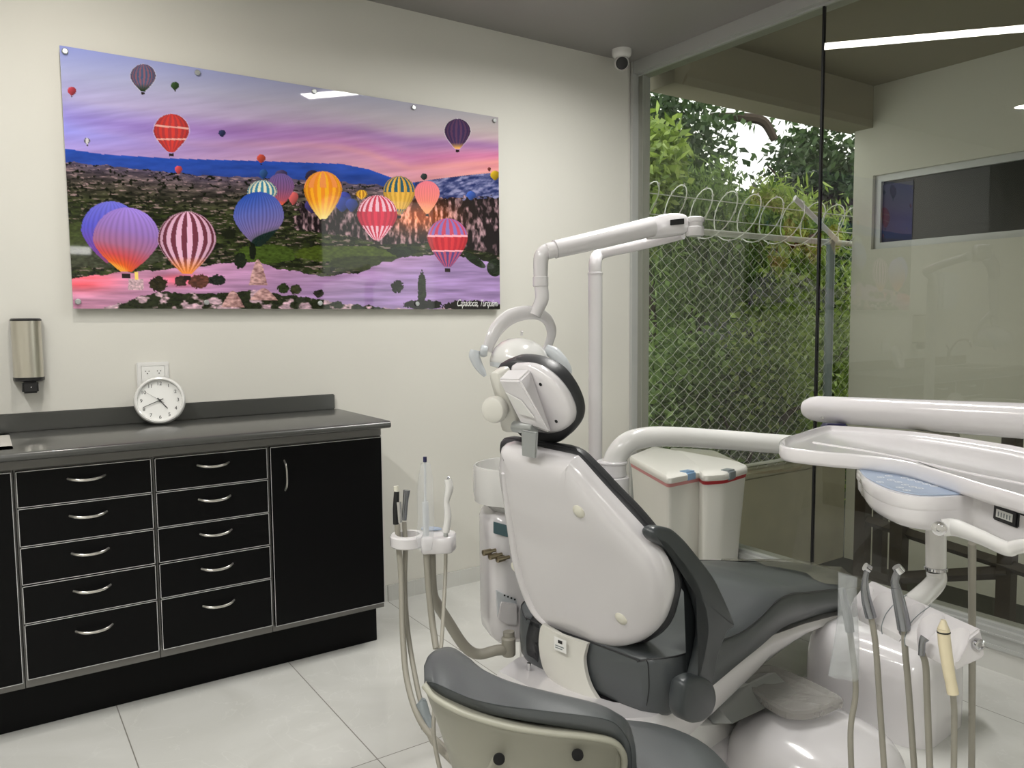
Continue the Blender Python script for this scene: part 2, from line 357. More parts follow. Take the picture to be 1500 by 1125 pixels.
    # green fields
    for cx, cy, rx, ry, col in ((500, 372, 75, 12, (70, 84, 28)), (390, 372, 45, 14, (62, 80, 28)), (115, 345, 22, 20, (60, 70, 34)), (150, 378, 90, 14, (62, 66, 50)), (540, 385, 60, 10, (48, 56, 24))):
        m = ((x-cx)/rx)**2+((y-cy)/ry)**2+(.8*(a-.5)) < 1; C = np.where(m[..., None], np.array(col)*(.6+.8*b[..., None]), C)
    # pink plain
    pl = np.interp(x, [90, 130, 200, 260, 330, 380, 400, 470, 530, 560, 600, 640, 700, 735], [412, 404, 398, 392, 386, 384, 392, 404, 400, 385, 374, 372, 380, 392])+8*(fbm(x/14, y/8, 50)-.5)
    m = y > pl; k = np.clip((x-90)/640, 0, 1); tx = fbm(x/60, y/5, 52)
    c = mixc((216, 150, 184), (172, 142, 196), np.clip(k*1.3-.1+.5*(y-400)/60*k, 0, 1))*(.72+.5*tx[..., None]); wr = np.exp(-((x-120)/50)**2-((y-412)/14)**2)+.9*np.exp(-((x-265)/30)**2-((y-410)/8)**2); c = c+wr[..., None]*np.array((70, -35, -50))
    C = np.where(m[..., None], c, C)
    m = (((x-695)/16)**2+((y-378-(x-690)*.6)/7)**2 < 1) | (((x-725)/12)**2+((y-392)/13)**2 < 1) | (((x-590)/20)**2+((y-368)/7)**2 < 1); C = np.where(m[..., None], np.array((30, 40, 26))*(.5+b[..., None]), C)
    # rocks and scrub along bottom
    lo = np.interp(x, [90, 150, 200, 240, 300, 380, 440, 520, 560, 640, 735], [470, 452, 436, 428, 432, 424, 436, 446, 452, 452, 444])+9*(fbm(x/9, y/9, 60)-.5)
    r = fbm(x/15, y/9, 62); c = mixc((36, 42, 24), (206, 172, 186), np.clip((r-.50)*11, 0, 1))*(.55+.85*b[..., None]); C = np.where((y > lo)[..., None], c, C)
    for cx, cy, rx, ry, col in ((231, 416, 14, 11, (44, 40, 24)), (291, 412, 15, 10, (96, 58, 48)), (264, 412, 9, 8, (58, 44, 36)), (318, 410, 12, 8, (34, 40, 34)), (352, 382, 9, 12, (26, 34, 22)), (370, 365, 5, 16, (20, 26, 16)), (415, 422, 9, 7, (40, 50, 26)), (467, 430, 8, 6, (44, 42, 36)), (582, 420, 9, 9, (30, 32, 26)), (618, 425, 6, 26, (34, 42, 28)), (620, 446, 28, 7, (26, 26, 24)), (690, 448, 42, 8, (28, 24, 26)), (433, 424, 8, 7, (50, 52, 30))):
        m = ((x-cx)/rx)**2+((y-cy)/ry)**2+1.3*(fbm(x/3, y/3, 70)-.5) < 1; C = np.where(m[..., None], np.array(col)*(.5+b[..., None]), C)
    for cx, cy, h_, w_ in ((378, 418, 38, 13), (341, 450, 24, 16), (386, 440, 18, 20)):
        m = (y < cy) & (y > cy-h_) & (abs(x-cx) < w_*(1-(cy-y)/h_)**.7+2*b); C = np.where(m[..., None], mixc((120, 84, 84), (226, 180, 176), np.clip(b*1.6-.2+(x-cx)/w_*-.2, 0, 1)), C)
    # balloons: left, right, top, bottom, style
    def balloon(l, r_, tp, bt, fn, basket=True, tip=.16):
        nonlocal C
        cx = (l+r_)/2; hw = (r_-l)/2; h = bt-tp; yc = tp+hw*.98 if hw*2 < h else tp+h*.5; v = (y-tp)/h; top = y < yc
        ww = np.where(top, hw*np.sqrt(np.clip(1-((yc-y)/(yc-tp))**2, 0, 1)), hw*np.clip(1-((y-yc)/(bt-yc))**1.55, 0, 1)*(1-tip)+hw*tip)
        m = (y >= tp) & (y <= bt) & (abs(x-cx) < ww); uu = np.clip((x-cx)/np.maximum(ww, .5), -1, 1); g_ = np.arcsin(uu)/math.pi+.5
        col = np.array(fn(uu, g_, v)); col = np.moveaxis(col, 0, -1) if col.shape[0] == 3 and col.ndim == 3 else col
        halo = (y >= tp-1.3) & (y <= bt) & (abs(x-cx) < ww+1.3) & (h > 30) & (y < 235); C = np.where(halo[..., None], C*.6+90, C)
        C = np.where(m[..., None], col, C)
        if basket:
            bw = max(hw*.13, 1.2); bh = h*.06+1; m = (abs(x-cx) < bw) & (y > bt+h*.03) & (y < bt+h*.03+bh); C = np.where(m[..., None], np.array((40, 30, 30)), C)
    def sol(c, k=.35):
        return lambda u, g, v: np.stack([np.clip(ci*(1-k*np.clip(-u*-1, -1, 1)*.6)*(1-.35*v), 0, 255) for ci in c])
    def gore(c1, c2, n_, fire=None, ft=.7, lo_=None):
        def f(u, g, v):
            k = (np.floor(g*n_) % 2)[None]; o = np.array(c1)[:, None, None]*(1-k)+np.array(c2)[:, None, None]*k
            sh = (.78+.28*np.sqrt(np.clip(1-u*u, 0, 1)))[None]; o = o*sh
            if fire is not None: kk = np.clip((v-ft)/(1-ft), 0, 1)[None]; o = o*(1-kk)+np.array(fire)[:, None, None]*kk
            return np.clip(o, 0, 255)
        return f
    def grad(cs, n_=16, amp=.12, lx=0):
        def f(u, g, v):
            o = np.stack([np.interp(v+lx*u, [c[0] for c in cs], [c[1][i] for c in cs]) for i in range(3)]); return np.clip(o*(1-amp+amp*np.abs(np.sin(g*n_*math.pi)))[None], 0, 255)
        return f
    B = balloon
    B(447, 468, 249, 275, sol((50, 44, 66)), False); B(403, 421, 249, 262, sol((80, 70, 110)), False)
    B(380, 392, 248, 262, sol((50, 90, 150)), False); B(376, 389, 226, 239, sol((214, 84, 66))); B(256, 267, 243, 255, sol((214, 84, 90)), False)
    B(422, 437, 281, 300, sol((236, 110, 110)), False); B(494, 514, 281, 306, sol((70, 80, 180)), False); B(490, 512, 287, 310, sol((48, 72, 176)), False); B(506, 524, 291, 310, sol((44, 66, 160)), False)
    B(521, 538, 278, 292, gore((240, 186, 60), (180, 120, 40), 9), False); B(683, 697, 280, 293, sol((66, 100, 190)), False); B(616, 626, 254, 264, sol((58, 66, 66)), False); B(718, 732, 250, 264, sol((206, 170, 40)), False); B(714, 719, 245, 251, sol((120, 60, 60)), False)
    B(446, 470, 292, 312, sol((70, 60, 120)), False)
    B(391, 431, 254, 300, grad([(0, (120, 100, 170)), (.5, (140, 92, 140)), (.85, (190, 90, 110)), (1, (255, 110, 70))], 14, .25), False)
    B(362, 406, 264, 300, gore((224, 224, 196), (60, 130, 160), 15), False)
    B(342, 416, 281, 361, grad([(0, (52, 92, 196)), (.35, (100, 110, 196)), (.7, (130, 112, 170)), (.8, (110, 100, 130)), (.81, (22, 44, 40)), (1, (18, 36, 30))], 20, .22, .12), False, .1)
    B(119, 205, 295, 385, grad([(0, (120, 120, 232)), (.4, (96, 92, 214)), (.8, (120, 70, 170)), (1, (150, 70, 120))], 14, .12), False)
    B(136, 234, 304, 398, grad([(0, (170, 140, 238)), (.35, (160, 122, 200)), (.6, (176, 110, 150)), (.78, (214, 80, 84)), (.92, (240, 100, 40)), (1, (255, 170, 60))], 15, .12, -.12))
    B(231, 317, 310, 401, gore((228, 178, 206), (112, 52, 68), 16, (255, 150, 60), .72))
    m = (abs(x-199) < 11) & (abs(y-417) < 8); C = np.where(m[..., None], np.array((226, 190, 200))*(.6+.6*(fbm(x/2, y/2, 80)[..., None])), C)
    m = (abs(x-200) < 2.5) & (y > 398) & (y < 410); C = np.where(m[..., None], np.array((255, 225, 120)), C)
    B(191, 228, 94, 134, gore((70, 88, 120), (132, 92, 108), 18, (30, 50, 24), .72)); B(250, 262.5, 120, 132, sol((58, 84, 48))); B(99, 112, 127, 140, sol((196, 70, 84))); B(123, 132, 202, 212, gore((90, 90, 100), (200, 196, 200), 3)); B(320, 330.5, 190, 201, sol((54, 60, 100)), False)
    def redw(u, g, v):
        o = gore((206, 62, 56), (168, 58, 62), 16)(u, g, v); w_ = (abs(v-.34+.04*u*-1) < .022) | (abs(v-.66) < .022); return np.where(w_[None], np.array((232, 170, 160))[:, None, None], o)
    B(225, 277, 167, 223, redw)
    B(651, 689, 174, 218, gore((64, 50, 86), (90, 60, 90), 16, (255, 190, 90), .8))
    def orange(u, g, v):
        o = gore((255, 176, 40), (236, 140, 40), 15)(u, g, v); top = (v < .34) & ((np.floor(g*9) % 2) == 0); o = np.where(top[None], np.array((246, 150, 80))[:, None, None], o); k = np.clip((v-.6)/.4, 0, 1)[None]; return o*(1-k)+np.array((255, 232, 150))[:, None, None]*k
    B(445, 501, 251, 321, orange)
    def ytl(u, g, v):
        o = gore((226, 178, 76), (206, 156, 64), 18)(u, g, v); kk = (np.floor(g*15) % 2) == 0; return np.where((kk & ((v < .42) | (v > .86)))[None], np.array((44, 92, 110))[:, None, None], o)
    B(561, 608, 258, 314, ytl)
    B(607, 644, 265, 312, grad([(0, (246, 128, 146)), (.6, (250, 140, 128)), (1, (255, 176, 120))], 14, .08))
    def rw(u, g, v):
        o = gore((214, 44, 76), (186, 36, 66), 18)(u, g, v); kk = (np.floor(g*17) % 2) == 0; return np.where((kk & ((v < .36) | (v > .68)))[None], np.array((244, 190, 210))[:, None, None], o)
    B(523, 582, 286, 352, rw)
    def rb(u, g, v):
        o = gore((206, 56, 66), (184, 46, 60), 18)(u, g, v); kk = (np.floor(g*15) % 2) == 0
        o = np.where((v < .34)[None], np.where(kk[None], np.array((206, 80, 106))[:, None, None], np.array((140, 116, 190))[:, None, None]), o)
        o = np.where((v > .68)[None], np.where(kk[None], np.array((190, 80, 110))[:, None, None], np.array((90, 70, 130))[:, None, None]), o)
        return np.where(((abs(v-.36) < .022) | (abs(v-.67) < .016))[None], np.array((246, 176, 190))[:, None, None], o)
    B(626, 685, 320, 391, rb)
    C = np.clip(C, 0, 255)/255; C = np.where(C <= .04045, C/12.92, ((C+.055)/1.055)**2.4)
    lum = C.mean(-1, keepdims=True); return np.clip(((C-lum)*1.0+lum)*PGAIN, 0, 1)
PGAIN = 1.0
Cc = paint()
gx, gz = np.meshgrid(np.linspace(PX0, PX1, NX), np.linspace(PZ1, PZ0, NZ))
V = np.stack([gx, np.full_like(gx, PY-.0008), gz], -1).reshape(-1, 3)-np.array((1.22, 3.305, 1.366))
i = np.arange(NX*NZ).reshape(NZ, NX); Fq = np.stack([i[:-1, :-1], i[1:, :-1], i[1:, 1:], i[:-1, 1:]], -1).reshape(-1, 4)
me = bpy.data.meshes.new('print'); me.vertices.add(len(V)); me.vertices.foreach_set('co', V.ravel()); me.loops.add(Fq.size); me.loops.foreach_set('vertex_index', Fq.ravel())
me.polygons.add(len(Fq)); me.polygons.foreach_set('loop_start', np.arange(0, Fq.size, 4)); me.update()
at = me.color_attributes.new('print_colour', 'FLOAT_COLOR', 'POINT'); at.data.foreach_set('color', np.concatenate([Cc.reshape(-1, 3), np.ones((NX*NZ, 1))], 1).ravel())
pm = bpy.data.materials.new('printed_balloon_picture'); pm.use_nodes = True; nt = pm.node_tree; bb = nt.nodes['Principled BSDF']; ca = node(nt, 'ShaderNodeVertexColor'); ca.layer_name = 'print_colour'
nt.links.new(ca.outputs[0], bb.inputs['Base Color']); bb.inputs['Roughness'].default_value = .03; bb.inputs['Specular IOR Level'].default_value = .5
me.materials.append(pm); po = bpy.data.objects.new('print', me); COL.objects.link(po); po.parent = pn
def text_obj(name, body, size, o, ex, ey, mat, parent, shear=0, align='CENTER', sx=1, sp=1, ext=.0003):
    c = bpy.data.curves.new(name, 'FONT'); c.body = body; c.size = size; c.shear = shear; c.extrude = ext; c.align_x = align; c.align_y = 'CENTER'; c.space_character = sp
    t = bpy.data.objects.new(name, c); COL.objects.link(t); d = bpy.context.evaluated_depsgraph_get(); d.update(); me = bpy.data.meshes.new_from_object(t.evaluated_get(d)); bpy.data.objects.remove(t)
    ex = np.asarray(ex, float); ey = np.asarray(ey, float); ex /= np.linalg.norm(ex); ey /= np.linalg.norm(ey); n = np.cross(ex, ey); og = orgof(parent)
    me.transform(Matrix(((ex[0]*sx, ey[0], n[0], o[0]-og[0]), (ex[1]*sx, ey[1], n[1], o[1]-og[1]), (ex[2]*sx, ey[2], n[2], o[2]-og[2]), (0, 0, 0, 1))))
    me.materials.clear(); me.materials.append(mt[mat]); ob = bpy.data.objects.new(name, me); COL.objects.link(ob); ob.parent = parent; return ob
text_obj('caption', 'Capadocia, Turquía', .047, (2.118, PY-.0015, 1.395), (1, 0, 0), (0, 0, 1), 'paper', pn, .4, 'RIGHT', .62, .95)
for bx_ in (.303, .753, 1.222, 1.690, 2.127):
    for bz in (2.281, 1.391):
        MB().lathe((bx_, YW, bz), (0, -1, 0), [(.008, 0), (.008, .03), (.0105, .031), (.0105, .036), (.008, .038)], 20).build('standoff_bolt', 'alu', pn)
# ------------------------------------------------------------------ cabinets
YD = 2.84; YB = YW-.003; XR = 1.297
def sx(x): return x*.979
def sz(z): return 1.306+(z-1.306)*.979
def front(name, x0, x1, z0, z1, parent):
    mb = MB().box((x0, YD, z0), (x1, YD+.018, z1))
    e = .0019
    for a, b in (((x0, z0), (x1, z0+e)), ((x0, z1-e), (x1, z1)), ((x0, z0), (x0+e, z1)), ((x1-e, z0), (x1, z1))):
        mb.box((a[0], YD-.0008, a[1]), (b[0], YD+.0175, b[1]), 1)
    return mb.build(name, ['black', 'edge'], parent, smooth=False)
def handle(x, z, parent, L=.108, vert=False):
    P = []
    for k in range(9):
        t = k/8*2-1; d = .026*(1-abs(t)**3.2)+.001; a = (x, YD-d-.002, z+t*L/2) if vert else (x+t*L/2, YD-d-.002, z-.006*(1-t*t))
        P.append(np.array(a))
    MB().tube(P, [.0038]+[.0045]*7+[.0038], 10, flat=.8).build('handle', 'nickel', parent)
def cabinet(x0, x1, label, zs=None, door=None):
    t = thing('base_cabinet', ((x0+x1)/2, (YD+YB)/2, 0.0), label, 'cabinet', 'black base cabinets under the worktop')
    mb = MB().box((x0, YD+.02, .16), (x1, YB, .86)); mb.build('body', 'carc', t, smooth=False)
    if zs:
        for a, b in zs:
            d = front('drawer', x0+.005, x1-.005, sz(a), sz(b), t); handle((x0+x1)/2, sz((a+b)/2)+.02 if (b-a) < .15 else sz(b)-.05, d)
    if door is not None:
        d = front('door', x0+.005, x1-.005, .185, sz(.846), t)
        if door > 0: handle(x0+.055, .748, d, .112, True)
    return t
zs = [(.730, .846), (.604, .726), (.480, .600), (.353, .475), (.168, .349)]
cabinet(-.62, .061, 'black cabinet at far left below the sink, only its door edge in view', None, 0)
cabinet(.063, .457, 'black five-drawer cabinet on the left, beside the sink cabinet', zs)
cabinet(.459, .845, 'black five-drawer cabinet in the middle, next to the one-door cabinet', zs)
cabinet(.847, XR, 'black one-door cabinet at the right end of the counter', None, 1)
k = thing('plinth', (.34, 2.95, 0), 'black recessed plinth running under the row of cabinets', 'plinth')
MB().box((-.62, 2.925, 0), (XR-.005, 2.945, .165)).box((XR-.023, 2.945, 0), (XR-.005, YB, .165)).build('kickboard', 'black', k, bevel=.002)
wt = thing('worktop', (.34, 3.05, .865), 'dark grey worktop with backsplash lying across the black cabinets', 'worktop')
MB().box((-.62, YD+.008, .862), (XR-.003, YB, .898)).build('support_rail', 'carc', wt, smooth=False)
mb = MB(); YFt = 2.765; rs = []
prof = [(YB, .898), (YFt+.012, .898), (YFt+.003, .902), (YFt, .910), (YFt+.003, .920), (YFt+.012, .925), (YB, .925)]
rs = [[(x, y, z) for y, z in prof] for x in (.0735-.69, XR+.003)]
hole = None
mb.rings(rs); slab = mb.build('slab', 'top', wt, ang=50)
MB().box((-.62, YB-.018, .925), (1.282, YB, .993)).build('backsplash', 'top', wt, bevel=.004)
# sink
sk = thing('sink', (-.2, 3.02, .925), 'stainless steel sink set into the left end of the worktop', 'sink')
mb = MB(); x0, x1, ya, yb = -.5, .066, 2.86, 3.25
mb.box((x0, ya, .9255), (x1, ya+.045, .930)).box((x0, yb-.045, .9255), (x1, yb, .930)).box((x0, ya, .9255), (x0+.05, yb, .930)).box((x1-.05, ya, .9255), (x1, yb, .930))
mb.build('rim', 'sinksteel', sk, bevel=.0015)
mb = MB(); mb.box((x0+.05, ya+.045, .9256), (x1-.05, yb-.045, .9262)); mb.build('bowl', 'steelgrey', sk, smooth=False)
fa = thing('faucet', (-.18, 3.22, .93), 'chrome sink faucet with curved spout on the worktop', 'faucet')
MB().lathe((-.18, 3.22, .930), (0, 0, 1), [(.026, 0), (.026, .012), (.016, .02), (.014, .1), (.018, .11), (.01, .125)]).tube([(-.18, 3.22, 1.03), (-.18, 3.16, 1.12), (-.18, 3.08, 1.13), (-.18, 3.05, 1.07)], .009).build('spout', 'chrome', fa)
MB().tube([(-.18, 3.22, 1.055), (-.10, 3.2, 1.09)], .006, smooth=False).build('lever', 'chrome', fa)
# ------------------------------------------------------------------ wall items
def rrect(x0, x1, y0, y1, r, n=4):
    P = []
    for cx, cy, a0 in ((x1-r, y1-r, 0), (x0+r, y1-r, 90), (x0+r, y0+r, 180), (x1-r, y0+r, 270)):
        for k in range(n+1): a = math.radians(a0+90*k/n); P.append((cx+r*math.cos(a), cy+r*math.sin(a)))
    return P
ds = thing('soap_dispenser', (.137, 3.27, 1.07), 'brushed steel wall soap dispenser above the left end of the counter', 'dispenser')
sec = []
for k in range(25): a = math.pi*k/24; sec.append((.137+.047*math.cos(a), YW-.022-.048*math.sin(a)**.8))
sec = [(.184, YW-.001)]+sec+[(.09, YW-.001)]
MB().rings([[(.137+(x-.137)*1.0, y, z) for x, y in sec] for z in (1.122, 1.322)]).build('cover', 'steel', ds, ang=50)
MB().rings([[(.137+(x-.137)*s_, YW-(YW-y)*s_, z) for x, y in sec] for z, s_ in ((1.3222, 1.02), (1.327, 1.03), (1.331, .95))]).build('top_cap', 'dkblack', ds, ang=50)
MB().rings([[(.137+(x-.137)*s_, YW-(YW-y)*s_, z) for x, y in sec] for z, s_ in ((1.108, .96), (1.1115, 1.03), (1.1218, 1.03))]).build('bottom_trim', 'dkblack', ds, ang=50)
MB().box((.113, YW-.068, 1.066), (.163, YW-.02, 1.108)).build('push_button', 'dkblack', ds, bevel=.006, bseg=3)
MB().lathe((.14, YW-.0685, 1.088), (0, -1, 0), [(.0018, 0), (.0018, .0006)], 8).build('indicator', 'paper', ds)
pt = thing('towel_dispenser', (-.15, 3.25, 1.36), 'white wall towel dispenser left of the soap dispenser', 'dispenser')
MB().box((-.29, YW-.11, 1.36), (-.03, YW-.001, 1.66)).build('housing', 'lamp_grey', pt, bevel=.02, bseg=3)
ou = thing('wall_outlet', (.55, 3.31, 1.05), 'white double power outlet plate on the wall behind the clock', 'outlet')
boxo('plate', (.492, YW-.008, 1.045), (.608, YW-.0005, 1.160), 'white2', ou, bevel=.003)
mb = MB()
boxo('socket_insert', (.508, YW-.0095, 1.06), (.592, YW-.0078, 1.145), 'paper', ou, bevel=.002)
for cx in (.529, .571):
    for dx, dz, r in ((-.006, .02, .002), (.006, .02, .002), (0, .011, .0025), (-.006, -.02, .002), (.006, -.02, .002)): MB().lathe((cx+dx, YW-.0094, 1.105+dz), (0, -1, 0), [(r, 0), (r, .0005)], 8).build('socket_slot', 'gap', ou)
ck = thing('wall_clock', (.548, 3.225, .925), 'round white wall clock leaning on the backsplash under the outlet', 'clock')
R0 = .0905; tl = math.radians(13); cc = np.array((.553, 3.215, .925+R0*math.cos(tl)+.004)); cn = np.array((-.22, -math.cos(tl), .22)); cn /= np.linalg.norm(cn)
cx_ = np.cross([0, 0, 1], cn)*-1; cx_ = np.cross(cn, [0, 0, 1.]); cx_ = -cx_/np.linalg.norm(cx_); cy_ = np.cross(cn, cx_); 
if cy_[2] < 0: cy_ = -cy_
if cx_[0] < 0: cx_ = -cx_
MB().lathe(cc-cn*.02, cn, [(.08, 0), (R0, .006), (R0+.0005, .025), (R0-.004, .034), (R0-.009, .036), (R0-.012, .034), (R0-.0135, .022)], 48, cap1=False).build('rim', 'white2', ck)
MB().lathe(cc, cn, [(R0-.013, 0), (R0-.013, .0015)], 40).build('face', 'paper', ck)
cz = cc+cn*.002
for n_ in range(1, 13):
    a = math.radians(90-30*n_); p = cz+(cx_*math.cos(a)+cy_*math.sin(a))*.064
    text_obj('numeral', str(n_), .019, p, cx_, cy_, 'ink', ck)
def hand(name, ang, L, w, back, h):
    a = math.radians(90-ang); d = cx_*math.cos(a)+cy_*math.sin(a); e = np.cross(cn, d); b = cz+cn*h
    MB().rings([[b-d*back+e*w, b-d*back-e*w, b-d*back-e*w+cn*.0006, b-d*back+e*w+cn*.0006], [b+d*L+e*w*.5, b+d*L-e*w*.5, b+d*L-e*w*.5+cn*.0006, b+d*L+e*w*.5+cn*.0006]]).build(name, 'ink', ck)
hand('hour_hand', 140, .042, .0024, .012, .003); hand('minute_hand', 247, .064, .0016, .014, .0045); hand('second_hand', 304, .06, .0006, .018, .006)
MB().lathe(cz, cn, [(.004, 0), (.004, .0075)], 12).build('hub', 'ink', ck)
# security camera
cc_ = thing('security_camera', (2.88, 3.2, ZC), 'white dome security camera on the ceiling in the far corner', 'camera')
c0 = np.array((2.865, 3.19, ZC)); MB().lathe(c0, (0, 0, -1), [(.052, 0), (.052, .02), (.047, .034), (.036, .042)], 32).build('base', 'white2', cc_)
cn2 = np.array((-.55, -.75, -.42)); cn2 /= np.linalg.norm(cn2); c1 = c0+np.array((0, 0, -.065))
MB().lathe(c1, cn2, [(.012, -.038), (.028, -.028), (.038, -.01), (.040, .005), (.037, .02), (.034, .026), (.034, .02)], 28).build('eyeball', 'white2', cc_)
MB().lathe(c1, cn2, [(.033, .012), (.031, .024), (.018, .03), (.004, .031)], 28).build('lens', 'dkblack', cc_)
# ------------------------------------------------------------------ lighting fixtures
A = np.array((2.484, 2.559)); D = np.array((-.612, -.79)); Bp = A+D*2.3
def strip(p0, p1, w, label, power, grp='recessed linear ceiling lights'):
    p0 = np.array(p0); p1 = np.array(p1); d = (p1-p0)/np.linalg.norm(p1-p0); e = np.array((-d[1], d[0])); L = np.linalg.norm(p1-p0)
    t = thing('ceiling_light', ((p0[0]+p1[0])/2, (p0[1]+p1[1])/2, ZC), label, 'light', grp)
    fr = ((p0[0], p0[1], ZC), (d[0], d[1], 0), (e[0], e[1], 0), (0, 0, 1))
    MB().box((0, -w/2, -.006), (L, w/2, -.004), fr=fr).build('diffuser', 'glare', t, smooth=False)
    MB().box((-.01, -w/2-.006, -.005), (L+.01, -w/2, 0), fr=fr).box((-.01, w/2, -.005), (L+.01, w/2+.006, 0), fr=fr).build('housing', 'alu', t, smooth=False)
    ld = bpy.data.lights.new('strip_lamp', 'AREA'); ld.shape = 'RECTANGLE'; ld.size = L; ld.size_y = w+.06; ld.energy = power; ld.color = (1, .985, .945); ld.spread = math.radians(163)
    lo = bpy.data.objects.new('strip_lamp', ld); COL.objects.link(lo); lo.parent = t; lo.location = (0, 0, -.012); lo.rotation_euler = (0, 0, math.atan2(d[1], d[0]))
    lo.visible_glossy = True
Bp = np.array((1.745, 1.72))
strip(A, Bp, .05, 'recessed linear ceiling light nearest the glass wall', 26)
strip((-.5, 2.3), (-.5, .1), .05, 'long linear ceiling light added out of view at left to even the light', 34)  # added strip out of view, evens out the room light
strip((.3, -1.0), (-.9, -1.5), .05, 'linear ceiling light added out of view at the rear left as fill', 26)  # extra unseen strip, put in as fill light from the rear
dl = thing('downlight', (.30, 2.55, ZC), 'small round recessed downlight above the counter', 'light')
MB().lathe((.30, 2.55, ZC), (0, 0, -1), [(.055, 0), (.055, .004), (.045, .006)], 28, cap1=False).build('trim_ring', 'alu', dl)
MB().lathe((.30, 2.55, ZC), (0, 0, -1), [(.045, 0), (.045, .003)], 28).build('diffuser', 'glare', dl)
ld = bpy.data.lights.new('downlight_lamp', 'AREA'); ld.shape = 'DISK'; ld.size = .09; ld.energy = 9; ld.color = (1, .95, .87); lo = bpy.data.objects.new('downlight_lamp', ld); COL.objects.link(lo); lo.parent = dl; lo.location = (0, 0, -.01)
Pg = onY(100, 366, PY); Pg2 = onY(133, 366, PY); q_ = []  # unseen glowing panel, added to mirror a bright streak in the wall picture
for P_ in (Pg, Pg2):
    d = (P_-CAM)*np.array([1, -1, 1]); q_.append(P_+d*((YF+.03-P_[1])/d[1]))
wl = thing('added_glare_panel', ((q_[0][0]+q_[1][0])/2, YF+.02, q_[0][2]), 'small glowing panel added behind the camera for the streak reflected in the picture', 'light')
boxo('glare_panel_housing', (q_[0][0]-.01, YF+.001, q_[0][2]-.045), (q_[1][0]+.01, YF+.02, q_[0][2]+.045), 'alu', wl)
MB().box((q_[0][0], YF+.02, q_[0][2]-.035), (q_[1][0], YF+.026, q_[0][2]+.035)).build('diffuser', 'glare', wl, smooth=False)
# ------------------------------------------------------------------ outside
ZG = -.45; XW = 5.19; YL = 3.34
struct(boxo('ground_outside', (3.18, -3, ZG-.1), (22, 22, ZG), 'ground'))
og = thing('garden_wall', (4.2, YL+.08, ZG), 'low weathered concrete wall under the chain link fence', 'wall')
MB().box((XG+.14, YL, ZG), (XW, YL+.15, .265)).build('masonry', 'concrete', og, bevel=.006)
MB().box((XG+.14, YL-.01, .265), (XW, YL+.16, .296)).build('coping', 'concrete', og, bevel=.008, label='paler worn coping')
wg = thing('exterior_wall', (XW+.1, 1.5, ZG), 'cream painted building wall outside facing the glass, with a dark long window', 'wall')
WY = 3.335; wz0, wz1 = 1.785, 2.292; wy0, wy1 = .6, 3.19
mb = MB()
for a, b in (((XW, -3, ZG), (XW+.2, WY, wz0)), ((XW, -3, wz1), (XW+.2, WY, 2.95)), ((XW, wy1, wz0), (XW+.2, WY, wz1)), ((XW, -3, wz0), (XW+.2, wy0, wz1))): mb.box(a, b)
mb.build('render_face', 'outwall', wg, smooth=False)
ww = thing('exterior_window', (XW+.08, 1.9, wz0), 'long dark horizontal window with grey frame high in the cream outside wall', 'window')
mb = MB(); f_ = .045
for a, b in (((XW+.03, wy0, wz0), (XW+.09, wy1, wz0+f_)), ((XW+.03, wy0, wz1-f_), (XW+.09, wy1, wz1)), ((XW+.03, wy0, wz0+f_), (XW+.09, wy0+f_, wz1-f_)), ((XW+.03, wy1-f_, wz0+f_), (XW+.09, wy1, wz1-f_)), ((XW+.035, 2.04, wz0+f_), (XW+.085, 2.10, wz1-f_))): mb.box(a, b)
mb.build('window_frame', 'frame', ww, smooth=False)
mt['darkglass'] = M('dark_window_glass', (.012, .015, .013), .02, spec=.16)
boxo('window_pane', (XW+.06, wy0+f_, wz0+f_), (XW+.066, wy1-f_, wz1-f_), 'darkglass', ww)
boxo('blue_reflection', (XW+.052, 2.93, wz0+f_), (XW+.059, wy1-f_, wz1-f_-.02), M('reflection_blue', (.008, .013, .05), .6), ww, label='dark blue strip imitating a reflection at the left end of the glass')  # reflection in the window pane, put in as a flat blue strip
so = thing('patio_roof', (4.2, 1, 2.9), 'olive brown roof soffit with a deep edge beam above the patio outside', 'roof')
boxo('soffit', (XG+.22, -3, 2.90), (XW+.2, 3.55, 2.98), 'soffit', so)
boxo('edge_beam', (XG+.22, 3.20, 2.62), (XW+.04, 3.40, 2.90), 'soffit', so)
# fence
mt['postgrey'] = M('weathered_grey_steel', (.20, .24, .24), .5, metal=.2)
fe = thing('chain_link_fence', (4.2, 3.42, .296), 'galvanised chain link fence standing on the low garden wall', 'fence')
mb = MB(); fy = 3.43; z0, z1 = .30, 1.845; pw = .050; ph = .036
def thin(mb, P, r):
    P = [np.asarray(p, float) for p in P]; rs = []
    for p in P: rs.append([p+np.array((r, 0, 0)), p+np.array((0, -r, 0)), p+np.array((-r, 0, 0)), p+np.array((0, r, 0))])
    mb.rings(rs, 0, False, False)
nx = int((5.45-3.2)/pw)
for i in range(nx):
    xx = 3.2+i*pw; P = []; z = z0; k = 0
    while z < z1: P.append((xx+(pw*1.03 if (k+i) % 2 else -pw*.03), fy+(.006 if k % 2 else -.006), z)); z += ph; k += 1
    thin(mb, P, .0017)
mb.build('chain_mesh', 'galv', fe)
MB().tube([(3.18, fy, 1.85), (6.4, fy, 1.85)], .02, smooth=False).tube([(3.18, fy, .33), (6.4, fy, .33)], .012, smooth=False).build('top_rail', 'galv', fe)
pf = onY(1216, 400, fy)
MB().tube([(pf[0], fy, .296), (pf[0], fy, 1.88)], .03, smooth=False).build('fence_post', 'postgrey', fe)
a_ = onY(1164, 290, 3.40); b_ = onY(1226, 352, 3.40)
MB().tube([a_, b_], .022, smooth=False, flat=.5).build('extension_arm', 'roofwhite', fe, label='white slanting extension arm')
rz = thing('razor_wire', (4.2, 3.43, 1.88), 'coiled razor wire running along the top of the fence', 'wire')
